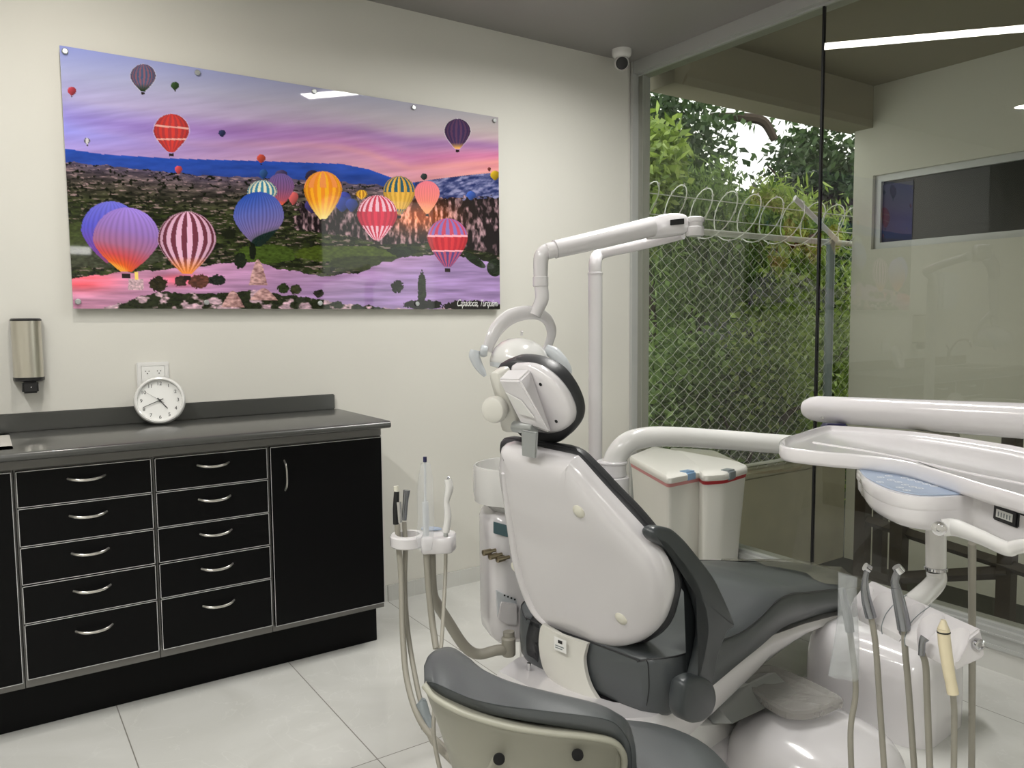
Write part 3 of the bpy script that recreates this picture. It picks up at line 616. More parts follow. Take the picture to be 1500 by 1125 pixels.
mb = MB(); P = []; n = 11; 
for k in range(n*20+1):
    t = k/20; a = t*2*math.pi; P.append((3.05+t*.225+.06*math.cos(a), fy+.13*math.sin(a), 1.965+.155*math.cos(a+.0)))
mb.tube(P, .0035, 5, smooth=False)
for k in range(0, n*20, 3):
    p = np.array(P[k]); mb.box((-.012, -.0015, -.006), (.012, .0015, .006), fr=(p, (.8, 0, .6), (0, 1, 0), (-.6, 0, .8)))
mb.build('coil', 'galv', rz)
MB().tube([(3.18, fy, 1.93), (6.4, fy, 1.93)], .003, 5, smooth=False).tube([(3.18, fy, 2.05), (6.4, fy, 2.05)], .003, 5, smooth=False).build('support_wire', 'galv', rz)
# vegetation
def foliage(name, parent, cen, rad, n, L, W, mat, droop=.3, shell=.35, clump=0):
    cen = np.array(cen, float); rad = np.array(rad, float)
    if clump:
        cc = rng.normal(size=(clump, 3)); cc /= np.linalg.norm(cc, axis=1, keepdims=True); cc *= rng.uniform(.2, .95, (clump, 1)); idx = rng.integers(0, clump, n)
        q = cc[idx]+rng.normal(size=(n, 3))*.17
    else:
        q = rng.normal(size=(n, 3)); q /= np.linalg.norm(q, axis=1, keepdims=True); q *= rng.uniform(shell, 1, (n, 1))**.6
    p = cen+q*rad
    p = p[(p[:, 2] > ZG) & (p[:, 1] > 3.62)]; n = len(p)
    d = rng.normal(size=(n, 3)); d[:, 2] -= droop*1.5; d /= np.linalg.norm(d, axis=1, keepdims=True); e = np.cross(d, rng.normal(size=(n, 3))); e /= np.linalg.norm(e, axis=1, keepdims=True)
    l = L*rng.uniform(.6, 1.3, (n, 1)); w = W*rng.uniform(.7, 1.2, (n, 1)); nn = np.cross(d, e)
    V = np.stack([p, p+d*l*.45+e*w+nn*l*.06, p+d*l, p+d*l*.45-e*w+nn*l*.06], 1).reshape(-1, 3)-orgof(parent)
    me = bpy.data.meshes.new(name); me.vertices.add(len(V)); me.vertices.foreach_set('co', V.ravel()); Fi = np.arange(len(V)); me.loops.add(len(V)); me.loops.foreach_set('vertex_index', Fi)
    me.polygons.add(n); me.polygons.foreach_set('loop_start', np.arange(0, 4*n, 4)); me.update(); me.materials.append(mt[mat])
    o = bpy.data.objects.new(name, me); COL.objects.link(o); o.parent = parent; return o
def fd(px, d, z=ZG):  # point at forward distance d behind pixel column px, on ground z
    r = ray(px, 470); return np.array((r[0]*d, r[1]*d, z))
def tree(px, d, top, rad, n, L, W, mat, label, name='tree', droop=.3, grp=None, tz=None, clump=0, br=None):
    b = fd(px, d); t = thing(name, b, label, name, grp or (G1 if name == 'tree' else G2))
    zc = top-rad[2]; cz_ = (b[0], b[1], zc)
    mb = MB(); mb.tube([b, b+(0.1, .05, (zc-ZG)*.5), (b[0], b[1], zc)], [.09, .06, .03], 8)
    for k in range(br or 5):
        a = rng.uniform(0, 6.28); s_ = np.array((b[0], b[1], zc-rad[2]*rng.uniform(.1, .8))); e = s_+np.array((math.cos(a)*rad[0]*.8, math.sin(a)*rad[1]*.8, rad[2]*rng.uniform(.3, .9)))
        mb.tube([s_, (s_+e)/2+(0, 0, .08), e], [.035, .022, .008], 6)
    mb.build('trunk', 'bark', t)
    foliage('foliage', t, cz_, rad, n, L, W, mat, droop, clump=clump); return t
G1 = 'trees beyond the fence'; G2 = 'shrubs behind the fence'
tree(950, 8.2, 4.1, (.78, 1.0, 1.4), 11000, .10, .026, 'leafD', 'dark leafy tree at left whose crown touches the roof edge', clump=70)
tree(1180, 8.8, 3.72, (.42, .7, 1.1), 7000, .10, .026, 'leafD', 'dark tree in the middle beyond the fence, behind the feathery tree', clump=55)
tree(1235, 8.4, 3.2, (.6, .8, 1.15), 8500, .10, .026, 'leafD', 'dark tree at right beside the cream building wall', clump=55)
tree(1015, 6.4, 2.5, (.85, .7, .7), 14000, .11, .010, 'leafM', 'feathery green tree with drooping fronds behind the razor wire', droop=.9, clump=45)
tree(1135, 6.6, 2.5, (.5, .5, .55), 9500, .11, .012, 'leafY', 'yellow green feathery tree in the middle of the view', droop=.8, clump=30)
tree(945, 6.0, 3.05, (.30, .3, .6), 4500, .10, .022, 'leafY', 'bright yellow green tree right beside the window jamb', clump=14)
for px, d, top, rad, n, mat, lab in ((975, 5.6, 1.35, (.7, .6, .85), 6500, 'leafM', 'green shrub low behind the fence, nearest the window jamb'),
    (1060, 7.6, 1.75, (.9, .8, 1.2), 6500, 'leafD', 'dark shrub behind the fence, below the feathery tree'),
    (1085, 5.8, 1.15, (.65, .6, .75), 6500, 'leafM', 'green shrub behind the middle of the fence'),
    (1130, 5.9, 1.75, (.5, .5, .9), 5500, 'leafY', 'bright yellow green shrub reaching the fence top'),
    (1200, 6.7, 2.02, (.6, .45, 1.15), 6500, 'leafY', 'bright shrub behind the fence post beside the building wall'),
    (1010, 7.4, 1.0, (1.1, .8, .8), 5000, 'leafD', 'low dark shrub at the back, left of the middle'),
    (1190, 7.6, 2.3, (1.2, 1.0, 1.5), 8500, 'leafD', 'tall dark shrub at the back right of the fence')):
    tree(px, d, top, rad, int(n*1.35), .065, .018, mat, lab, 'shrub', clump=50, br=2)
# distant green belt
tb = thing('tree_belt', (11, 11, ZG), 'dense dark green belt of trees far behind everything outside', 'trees')
for k, (px, top) in enumerate(((900, 3.0), (960, 3.4), (1020, 2.6), (1085, 3.0), (1150, 2.7), (1215, 2.6), (1270, 2.9))):
    b = fd(px, 12); foliage('crown', tb, (b[0], b[1], top-1.7), (1.5, 1.5, 2.0), 4500, .24, .08, 'leafD', clump=0)['kind'] = 'stuff'
br_ = MB(); p0 = dep(1040, 170, 8.0); p1 = dep(1085, 172, 8.0); p2 = dep(1118, 178, 8.0); p3 = dep(1135, 205, 8.0); br_.tube([p0, p1, p2, p3], [.03, .05, .05, .04], 8); 
o_ = [o for o in bpy.data.objects if o.get('label', '').startswith('dark tree in the middle')][0]
br_.build('branch', 'bark', o_)
sh = thing('shed', fd(1110, 7.0), 'small dark shed with a pale metal roof glimpsed through the fence', 'shed')
b = fd(1105, 7.2); MB().box((b[0]-.45, b[1]-.3, ZG), (b[0]+.45, b[1]+.3, 1.86)).build('walls', 'dkblack', sh, smooth=False)
MB().box((b[0]-.6, b[1]-.4, 1.93), (b[0]+.6, b[1]+.4, 1.98)).build('roof', 'roofwhite', sh, smooth=False)
# dark timber frame outside
tf = thing('timber_rack', (3.9, 2.6, ZG), 'dark brown timber frame with posts and cross rails standing outside the glass', 'rack')
def post(x, ytop, d, w):
    p = dep(x, 760, d); zt = dep(x, ytop, d)[2]; return MB().box((p[0]-w/2, p[1]-w/2, ZG), (p[0]+w/2, p[1]+w/2, zt)).build('post', 'wood', tf, smooth=False)
Dp = {1264: 3.75, 1290: 3.85, 1318: 3.55, 1478: 3.15}
for x, yt, w in ((1264, 640, .055), (1290, 700, .05), (1318, 690, .058), (1478, 610, .056)): post(x, yt, Dp[x], w)
def rail(a, b, h): MB().tube([dep(*a), dep(*b)], h/2, 4, smooth=False).build('rail', 'wood', tf, smooth=False)
rail((1264, 760, 3.75), (1478, 829, 3.15), .05); rail((1318, 846, 3.55), (1478, 838, 3.15), .055); rail((1264, 838, 3.75), (1318, 856, 3.55), .05); rail((1264, 716, 3.75), (1310, 724, 3.55), .04); rail((1478, 829, 3.15), (1560, 856, 2.95), .05)
# world
W = bpy.data.worlds.new('overcast'); S.world = W; W.use_nodes = True; nt = W.node_tree; bg = nt.nodes['Background']
tc = node(nt, 'ShaderNodeTexCoord'); nz = node(nt, 'ShaderNodeTexNoise'); nz.inputs['Scale'].default_value = 2.5; nt.links.new(tc.outputs['Generated'], nz.inputs['Vector'])
rp = node(nt, 'ShaderNodeValToRGB'); rp.color_ramp.elements[0].color = (.86, .92, 1, 1); rp.color_ramp.elements[1].color = (1, 1, 1, 1); nt.links.new(nz.outputs['Fac'], rp.inputs[0]); nt.links.new(rp.outputs[0], bg.inputs['Color'])
bg.inputs['Strength'].default_value = 2.4
# ------------------------------------------------------------------ dental chair
a_ = np.array([.985, .17, 0]); a_ /= np.linalg.norm(a_); s_ = np.array([-a_[1], a_[0], 0]); z_ = np.array([0, 0, 1.]); OC = np.array([1.316, 1.636, 0])
def Lc(u, v, z): return OC+a_*u+s_*v+z_*z
def onv(x, y, v): return onp(x, y, OC+s_*v, s_)
def px3(L, v): return [onv(x, y, v) for x, y in L]
ch = thing('dental_chair', Lc(.6, 0, 0), 'reclined grey upholstered dental chair with gloss white back shell, facing the glass wall', 'dental chair')
# back shell plane
Bb = CAM+(onv(875, 942, 0)-CAM)*.962; Tt = CAM+(onv(790, 668, 0)-CAM)*.962; ub = (Tt-Bb)/np.linalg.norm(Tt-Bb); nb = np.cross(s_, ub)   # nb points to the patient side
if nb@a_ < 0: nb = -nb
frB = (Bb, s_, ub, nb)
shell_px = [(728, 668), (736, 656), (780, 667), (824, 677), (836, 684), (867, 719), (900, 755), (933, 791), (960, 824), (974, 858), (974, 893), (958, 929), (921, 950), (868, 951), (826, 939), (792, 915), (771, 882), (759, 850), (750, 818), (741, 784), (733, 735), (727, 695)]
O2 = planepx(shell_px, frB)
mb = MB(); pad(mb, O2, frB, [(.004, .045), (.0, .03), (.002, .012), (.010, .001), (.020, -.006), (.030, -.010, .99), (.030, -.013, .93), (.03, -.014, .8), (.03, -.0145, .5), (.03, -.0147, .25), (.03, -.0148, .06)], sub=4)
shell = mb.build('back_shell', 'white', ch, ang=60)
# raised left flank ridge
mb = MB(); 
for P in ([(742, 690), (752, 760), (764, 830), (786, 890), (820, 924)],):
    mb.tube([onp(x, y, Bb, nb)-nb*.012 for x, y in P], [.004, .008, .009, .008, .004], 10, flat=1.6)
mb.build('flank_ridge', 'white', shell, ang=60)
for x, y in ((847, 750), (909, 907), (755, 832)):
    c = onp(x, y, Bb-nb*.016, nb); MB().lathe(c+nb*.004, -nb, [(.018, 0), (.018, .003), (.0145, .0065), (.006, .0085)], 24).build('rivet_cap', 'cream', shell, label='cream round cap')
pad_px = [(738, 668), (735, 652), (742, 644), (790, 652), (838, 661), (868, 686), (900, 720), (932, 753), (963, 791), (984, 827), (991, 856), (990, 880), (979, 914), (952, 937), (905, 949), (861, 947), (835, 925), (812, 900), (800, 870), (785, 830), (765, 770), (750, 710)]
frP = (Bb+nb*.055, s_, ub, nb); O3 = planepx(pad_px, frP)
mb = MB(); pad(mb, O3, frP, [(.03, -.016), (.006, -.014), (-.001, -.004), (-.002, .012), (.004, .028), (.018, .040), (.04, .045), (.06, .043, .7), (.06, .035, .35)], sub=4)
bp_ = mb.build('backrest_cushion', 'leather_d', ch, ang=60)
mb = MB(); q = inset(cspl(O3, 4), -.001); pts = [frP[0]+s_*p[0]+ub*p[1]+nb*.006 for p in q]; mb.tube(pts+[pts[0]], .0022, 6, smooth=False); mb.build('piping', 'leather_d', bp_)
# seat / leg cushion: sections along u
prof = [(.0, .434, .320, .245), (.014, .446, .300, .262), (.06, .452, .290, .278), (.2, .446, .305, .284), (.35, .430, .325, .284), (.48, .440, .336, .28), (.6, .460, .345, .272), (.72, .448, .338, .262), (.83, .420, .318, .25), (1.05, .372, .282, .235), (1.25, .325, .240, .225), (1.42, .292, .215, .21), (1.5, .276, .215, .18), (1.535, .262, .225, .13)]
def crosssec(u, zt, zb, w, crown=.022, r=.03, dv=0):
    P = []
    N = 9
    for k in range(N): v = w-r*0-(2*w)*k/(N-1); P.append((v, zt+crown*(1-(v/w)**2)**.8))
    R = [(w, zt)]+P[1:-1]+[(-w, zt)]
    # side edges rounded
    L_ = [(-w-.006, zt-.012), (-w-.009, (zt+zb)/2), (-w-.003, zb+.02), (-w+.02, zb)]
    Bm = [(v, zb-.004) for v in np.linspace(-w+.07, w-.07, 4)]
    Rr = [(w-.02, zb), (w+.003, zb+.02), (w+.009, (zt+zb)/2), (w+.006, zt-.012)]
    return [Lc(u, v+dv, z) for v, z in R+L_+Bm+Rr]
pu, pr = spl([np.array(p) for p in prof], [0]*len(prof), 4)
rs = []
for i, p in enumerate(pu):
    w_ = p[3]
    if p[0] < .09: w_ = p[3]-.07*max(0, (.09-p[0])/.11)**2.2
    rs.append(crosssec(p[0], p[1], p[2], w_, .001+.02*min(1, max(0, (p[0]-.04)/.25))))
mb = MB(); mb.rings(rs); seat = mb.build('seat_cushion', 'leather', ch, ang=60)
for sg in (1, -1):
    pts = [rs[i][8 if sg < 0 else 0]+np.array((0, 0, .001)) for i in range(len(rs))]
    MB().tube(pts, .0022, 6, smooth=False).build('piping', 'leather_d', seat)
pts = [rs[1][j]+np.array((0, 0, .002))-a_*.002 for j in range(9)]; MB().tube(pts, .0022, 6, smooth=False).build('piping', 'leather_d', seat)
c0 = rs[3][8]; MB().tube([rs[3][8], rs[3][9]-s_*.001, rs[3][10]-s_*.001, rs[3][11]], .0014, 6).build('vertical_seam', 'leather_d', seat)
# white seat frame
tp = [(-.12, .318), (.0, .300), (.15, .292), (.35, .315), (.6, .335), (.83, .310), (1.05, .276), (1.2, .245)]
bt = [(-.10, .225), (.0, .19), (.15, .165), (.35, .20), (.6, .245), (.83, .262), (1.05, .255), (1.2, .235)]
mb = MB(); rs2 = []
for (u, zt), (u2, zb) in zip(tp, bt):
    w = .255 if u > -.05 else .2
    rs2.append([Lc(u, v, z) for v, z in ((w-.01, zt+.004), (w, zt-.01), (w, (zt+zb)/2), (w-.02, zb+.008), (w-.06, zb), (0, zb-.01), (-w+.06, zb), (-w+.02, zb+.008), (-w, (zt+zb)/2), (-w, zt-.01), (-w+.01, zt+.004), (0, zt-.004))])
q = []
for i in range(len(rs2)-1):
    for k in range(3): q.append([np.array(A_)*(1-k/3)+np.array(B_)*k/3 for A_, B_ in zip(rs2[i], rs2[i+1])])
q.append(rs2[-1]); mb.rings(q); mb.build('seat_frame', 'white', ch, ang=50)
# lumbar cover behind, dark side pad
lp = [(790, 905), (797, 908), (858, 938), (854, 958), (856, 984), (865, 1010), (880, 1033), (846, 1017), (812, 1004), (797, 980), (789, 945)]
frL = (Lc(-.02, 0, 0), s_, z_, a_)
lL = [(795, 914), (791, 922), (789, 945), (794, 975), (803, 992), (812, 1004)]; lR = [(860, 943), (857, 954), (855, 967), (858, 988), (866, 1010), (881, 1033)]
A1, _ = spl([onp(x, y, frL[0], a_) for x, y in lL], [0]*6, 4); B1, _ = spl([onp(x, y, frL[0], a_) for x, y in lR], [0]*6, 4); rs = []
for A__, B__ in zip(A1, B1):
    fr_ = [A__*(1-t)+B__*t-a_*(.014*(1-(2*t-1)**2)) for t in np.linspace(0, 1, 9)]; rs.append(fr_+[q+a_*.012 for q in fr_[::-1]])
lc = MB().rings(rs).build('lumbar_cover', 'shellwhite', ch, ang=60, label='curved off-white cover below the back shell')
p = onp(823, 944, Lc(-.038, 0, 0), a_)-a_*.006; ez = z_; ex = -s_
MB().box((-.022, -.018, -.0005), (.022, .018, .0008), fr=(p, ex, ez, np.cross(ex, ez))).build('rating_label', 'paper', lc, smooth=False)
MB().box((-.008, .004, 0), (.008, .013, .0012), fr=(p, ex, ez, np.cross(ex, ez))).build('label_mark', 'ink', lc, smooth=False)
for k in range(2): MB().box((-.018, -.006-k*.006, 0), (.014-k*.006, -.003-k*.006, .0012), fr=(p, ex, ez, np.cross(ex, ez))).build('label_line', 'greylatch', lc, smooth=False)
dp = [(779, 899), (792, 909), (791, 970), (780, 966), (770, 958), (769, 930)]
frD = (Lc(.0, 0, 0), s_, z_, a_); mb = MB(); pad(mb, planepx(dp, frD), frD, [(.004, .16), (0, .15), (0, .01), (.006, 0)], sub=3); mb.build('side_bolster', 'leather_d', ch, ang=60)
# column & base
cb = [(762, 948), (790, 965), (816, 978), (836, 1000), (836, 1080), (762, 1080)]
frC = (Lc(.06, 0, 0), s_, z_, a_); mb = MB(); pad(mb, planepx(cb, frC), frC, [(.01, .20), (0, .19), (0, .006), (.006, 0)], sub=3, smooth=False); mb.build('lift_housing', 'white', ch, ang=50, bevel=.004)
MB().tube([onv(789, 965, .16)-a_*.04, onv(786, 1010, .16)-a_*.04, onv(784, 1060, .16)-a_*.04], .006).build('grab_rod', 'chrome', ch)
hp = [(812, 1004), (848, 1016), (882, 1032), (862, 1052), (812, 1032)]
MB().box((-.06, -.2, .20), (.5, .2, .30), fr=(OC, a_, s_, z_)).build('tilt_mechanism', 'dkblack', ch, smooth=False)
MB().box((.28, -.13, .03), (.62, .13, .24), fr=(OC, a_, s_, z_)).build('lift_column', 'white', ch, bevel=.03, bseg=4)
def dome(mb, c, ax, ay, prof, n=40, e=2.4):
    rs = []
    for r, h in prof:
        rs.append([np.asarray(c)+ax*(r*abs(math.cos(t))**(2/e)*np.sign(math.cos(t)))+ay*(r*abs(math.sin(t))**(2/e)*np.sign(math.sin(t)))+z_*h for t in [2*math.pi*k/n for k in range(n)]])
    mb.rings(rs)
mb = MB(); dome(mb, Lc(.32, 0, .0), a_*.50, s_*.24, [(1, .0), (1, .03), (.985, .045), (.95, .058), (.8, .066), (.3, .07)]); mb.build('base_plate', 'white', ch, ang=60)
dc = np.array([1.905, 1.30, 0]); mb = MB(); dome(mb, dc, a_*.215, s_*.24, [(1.06, .0), (1.06, .022), (1.0, .032), (.985, .06), (.94, .095), (.86, .125), (.72, .148), (.5, .161), (.2, .166)], e=2.3); mb.build('base_cover', 'white', ch, ang=70)
cv = [(1000, 1062), (1050, 1058), (1118, 1045), (1112, 1092), (1098, 1130), (1090, 1170), (980, 1170), (985, 1100)]
frV = (Lc(.14, -.20, 0), a_, z_, -s_); mb = MB(); pad(mb, planepx(cv, (onv(1050, 1080, -.20), a_, z_, -s_)), (onv(1050, 1080, -.20), a_, z_, -s_), [(.01, -.16), (0, -.15), (0, -.01), (.008, 0)], sub=3); mb.build('side_cover', 'white2', ch, ang=50)
# headrest
h0 = CAM+(onv(808, 642, 0)-CAM)*.965; h1 = CAM+(onv(772, 524, 0)-CAM)*.965; uh = (h1-h0)/np.linalg.norm(h1-h0); nh = np.cross(s_, uh)
if nh@a_ < 0: nh = -nh
frH = (h0, s_, uh, nh)
hs = [(746, 541), (757, 536), (776, 537), (792, 545), (810, 560), (825, 580), (835, 602), (836, 617), (828, 629), (810, 636), (788, 634), (768, 614), (752, 580)]
mb = MB(); pad(mb, planepx(hs, frH), frH, [(.006, .03), (0, .02), (.001, .006), (.008, 0), (.02, -.003), (.03, -.004, .5)], sub=4); hsh = mb.build('headrest_shell', 'white', ch, ang=60)
hd = [(742, 534), (748, 525), (764, 521), (792, 525), (818, 539), (838, 564), (850, 590), (852, 608), (846, 625), (832, 638), (812, 643), (790, 639), (768, 622), (750, 585)]
frH2 = (h0+nh*.055, s_, uh, nh); mb = MB(); pad(mb, planepx(hd, frH2), frH2, [(.02, -.040), (.004, -.037), (-.0005, -.026), (0, 0), (.003, .018), (.014, .03), (.03, .034), (.03, .030, .6)], sub=4); mb.build('headrest_cushion', 'leather_d', ch, ang=60)
base = [onp(x, y, h0, nh) for x, y in ((744, 541), (778, 540), (808, 634), (786, 634))]
P2 = h0-nh*.048; ris = [onp(x, y, P2, nh) for x, y in ((729, 556), (760, 557), (806, 634), (762, 620))]
mid = [b*.45+r*.55-nh*.008 for b, r in zip(base, ris)]
mb = MB(); mb.rings([base, ris]); mb.build('headrest_housing', 'white', hsh, bevel=.005, bseg=3)
P3 = h0-nh*.05; mb = MB(); q = [onp(x, y, P3, nh) for x, y in ((741, 574), (764, 586), (784, 612), (762, 606))]; mb.rings([q, [p-nh*.003 for p in q]]); mb.build('housing_plate', 'white2', hsh, bevel=.001)
for x, y in ((792, 563), (815, 617)):
    c = onp(x, y, h0-nh*.003, nh); MB().lathe(c+nh*.002, -nh, [(.0045, 0), (.0045, .0035)], 14).build('screw_hole', 'gap', hsh)
P4 = h0-nh*.045; kb = [(716, 551), (722, 546), (731, 549), (740, 575), (757, 622), (754, 633), (735, 631), (729, 600), (722, 575)]
fr4 = (P4+nh*.012, s_, uh, nh); mb = MB(); pad(mb, planepx(kb, fr4), fr4, [(.002, .04), (0, .036), (0, .004), (.004, 0)], sub=3); mb.build('adjuster_bracket', 'shellwhite', ch, ang=60)
kc = onp(724, 600, P4-nh*.02, nh); ka = -fw*.8+s_*.42-z_*.1; ka /= np.linalg.norm(ka)
MB().lathe(kc-ka*.012, ka, [(.012, -.02), (.03, -.006), (.0335, 0), (.034, .014), (.031, .022), (.024, .026), (.01, .027)], 28).build('adjuster_knob', 'shellwhite', ch)
c0, c1 = onp(754, 625, P4, nh), onp(783, 628, P4, nh); MB().tube([c0, c1], .0145, 16, smooth=False).build('hinge_barrel', 'alu', ch)
b0 = [onp(x, y, Bb-nb*.017, nb) for x, y in ((763, 631), (786, 635), (784, 672), (764, 668))]
mb = MB(); mb.rings([b0, [p+nb*.008 for p in b0]]); mb.build('height_bar', 'alu', ch, bevel=.002)
# armrest (near side) and far stub
arm = [(957, 783), (961, 774), (970, 772), (987, 776), (1004, 791), (1018, 808), (1045, 843), (1062, 877), (1075, 908), (1076, 918), (1066, 928), (1054, 959), (1044, 1002), (1022, 1002), (1024, 985), (1030, 959), (1035, 925), (1031, 894), (1018, 856), (1004, 835), (990, 818), (977, 802), (962, 793)]
va = -.345; frA = (OC+s_*va, a_, z_, -s_); mb = MB(); pad(mb, planepx(arm, frA), frA, [(.010, -.036), (.003, -.034), (0, -.028), (0, -.008), (.003, -.002), (.009, 0)], sub=3); ar = mb.build('armrest', 'armp', ch, ang=60)
pv = [(1001, 1010), (1006, 998), (1022, 991), (1040, 997), (1047, 1006), (1050, 1025), (1044, 1045), (1030, 1058), (1014, 1060), (1000, 1050), (998, 1030)]
mb = MB(); frA2 = (OC+s_*(va-.012), a_, z_, -s_); pad(mb, planepx(pv, frA2), frA2, [(.006, -.040), (0, -.032), (0, -.008), (.004, 0), (.012, .003)], sub=3); mb.build('armrest_pivot', 'armp', ch, ang=60)
# clear covers
pc = thing('plastic_sheet', Lc(1.35, 0, .3), 'clear plastic dust cover draped over the foot end of the dental chair', 'cover')
rs3 = []
for u, dz in ((1.12, .004), (1.2, .008), (1.3, .006), (1.42, .008), (1.52, .008), (1.56, -.02), (1.575, -.10)):
    z0_ = np.interp(u, [p[0] for p in prof], [p[1] for p in prof]); w = np.interp(u, [p[0] for p in prof], [p[3] for p in prof])+.012
    if u > 1.5: w = .19
    row = []
    for k in range(17):
        t = k/16*2-1; v = np.clip(t*1.25, -1, 1)*w; over = max(0, abs(t)-.8)/.2
        row.append(Lc(u+(0.02*math.sin(k*1.3)), v+np.sign(t)*.012*over, (z0_ if u < 1.53 else z0_)+.026*(1-min(1, abs(v)/w)**2)**.8+dz-.10*over+.004*math.sin(k*2.1+u*9)))
    rs3.append(row)
mb = MB(); mb.rings(rs3, cap0=False, cap1=False, closed=False); mb.build('sheet', 'film_dk', pc, ang=80)
ps = thing('plastic_wrap', Lc(.75, -.25, .2), 'crinkled clear plastic wrap over the foot pedal arm below the chair frame', 'cover')
q = [(1090, 1000), (1128, 978), (1228, 1022), (1222, 1035), (1185, 1048), (1140, 1042)]
frW = (Lc(.55, -.27, .2), a_, s_, z_); P = planepx(q, frW); mb = MB(); pad(mb, P, frW, [(0, -.012), (0, .006), (.006, .012), (.02, .010), (.03, .013, .8), (.03, .009, .5)], sub=4)
o = mb.build('wrap', 'film_wrap', ps, ang=20)
MB().tube([Lc(.36, -.2, .17), Lc(.62, -.26, .19)], .035, 4, smooth=False, flat=2.2).build('pedal_arm', 'alu', ch)
# ------------------------------------------------------------------ floor junction box
jb = thing('junction_box', (2.45, 1.4, 0), 'big glossy white utility box with rounded top on the floor right of the chair', 'box')
j0 = onZ(1353, 1107, 0); j1 = onZ(1422, 1053, 0); j2 = onZ(1300, 1090, 0); ex = (j1-j0)/np.linalg.norm(j1-j0); ey = np.array([-ex[1], ex[0], 0])
wj = np.linalg.norm(j1-j0); dj = .42; hj = .285
mb = MB(); rs = []
Q0 = [(.0, 0), (wj, 0), (wj, dj), (0, dj)]
P = np.array(rrect(0, wj, 0, dj, .085, 7))
for ins, h in ((0, 0), (0, .12), (.002, .19), (.012, .235), (.03, .262), (.052, .277), (.074, .284)):
    rs.append([j0+ex*q[0]+ey*q[1]+z_*h for q in inset(P, ins)])
mb.rings(rs); mb.build('cover', 'white', jb, ang=60)
MB().box((.1, dj-.02, 0), (wj-.05, dj+.05, .05), fr=(j0, ex, ey, z_)).build('cable_entry', 'white2', jb, bevel=.01)
# ------------------------------------------------------------------ cuspidor / unit body
DU = 2.60
cu = thing('cuspidor_unit', dep(830, 900, DU+.1)*np.array((1, 1, 0)), 'tall white spittoon unit standing behind the chair back, carrying bowl, valves and lamp post', 'dental unit')
l0 = dep(722, 860, 2.50); l1 = dep(935, 860, 2.66); eu = l1-l0; eu[2] = 0; W_ = np.linalg.norm(eu); eu /= W_; ev = np.array([-eu[1], eu[0], 0]); l0[2] = 0
P = np.array(rrect(0, W_, 0, .20, .05, 5)); mb = MB()
mb.rings([[l0+eu*q[0]+ev*q[1]+z_*h for q in inset(P, i_)] for i_, h in ((.03, .26), (.004, .285), (0, .33), (0, .60), (.0, .66), (.01, .685), (.04, .70))]); mb.build('body', 'white', cu, ang=60)
MB().box((.14, .04, .0), (.36, .18, .27), fr=(l0, eu, ev, z_)).build('pedestal', 'white', cu, bevel=.02, bseg=3)
def fq(x, y, off=0): return onp(x, y, l0-ev*off, ev)
mb = MB(); q = [fq(x, y, .0) for x, y in ((723, 764), (760, 774), (760, 791), (723, 781))]; mb.rings([[p+ev*.004 for p in q], [p-ev*.003 for p in q]]); mb.build('display', 'teal', cu, bevel=.001)
for k, (x, y) in enumerate(((724, 806), (733, 812), (744, 816))):
    c = fq(x, y, 0); MB().lathe(c+eu*.004, -ev*.35-eu*.9, [(.006, 0), (.006, .018), (.0095, .02), (.0095, .048), (.006, .05)], 12).build('valve_knob', 'brass', cu)
mb = MB(); q = [fq(x, y) for x, y in ((728, 866), (757, 877), (757, 913), (742, 913), (730, 905))]; mb.rings([[p-ev*.001 for p in q], [p+ev*.02 for p in q]]); mb.build('recess', 'lamp_grey', cu, bevel=.001)
mb = MB(); q = [fq(x, y, .004) for x, y in ((728, 905), (733, 880), (757, 884), (757, 915), (742, 914))]; mb.rings([q, [p-ev*.008 for p in q]]); mb.build('filter_drawer', 'white', cu, bevel=.003)
for x, y in ((739, 872), (744, 874), (749, 876), (754, 878)): MB().lathe(fq(x, y, .002), -ev, [(.003, 0), (.003, .002)], 8).build('vent_hole', 'gap', cu)
bc = dep(779, 690, 2.60); bc = np.array([bc[0], bc[1], onp(779, 712, bc, fw)[2]])
rb_ = .197; z0b = dep(700, 735, 2.55)[2]; ztb = dep(700, 678, 2.6)[2]
mb = MB(); prof_ = [(.3, z0b-.07), (.62, z0b-.05), (.8, z0b-.012), (.98, z0b), (1.0, z0b+.03), (1.0, ztb-.008), (.985, ztb), (.95, ztb), (.93, ztb-.01), (.88, z0b+.03), (.5, z0b+.01), (.1, z0b)]
mb.rings([[np.array((bc[0], bc[1], 0))+eu*(r*rb_*math.cos(t))+ev*(r*.15*math.sin(t))+z_*h for t in [2*math.pi*k/44 for k in range(44)]] for r, h in prof_]); mb.build('spittoon_bowl', 'white2', cu, ang=50)
pc0 = dep(897, 705, 2.85); tb_ = MB()
for r, za, zb in ((.062, .64, .745), (.052, .745, .79), (.056, .79, .80)):
    tb_.lathe((pc0[0], pc0[1], za), z_, [(r-.003, 0), (r, .003), (r, zb-za-.003), (r-.003, zb-za)], 28)
tb_.build('swivel_collar', 'white', cu)
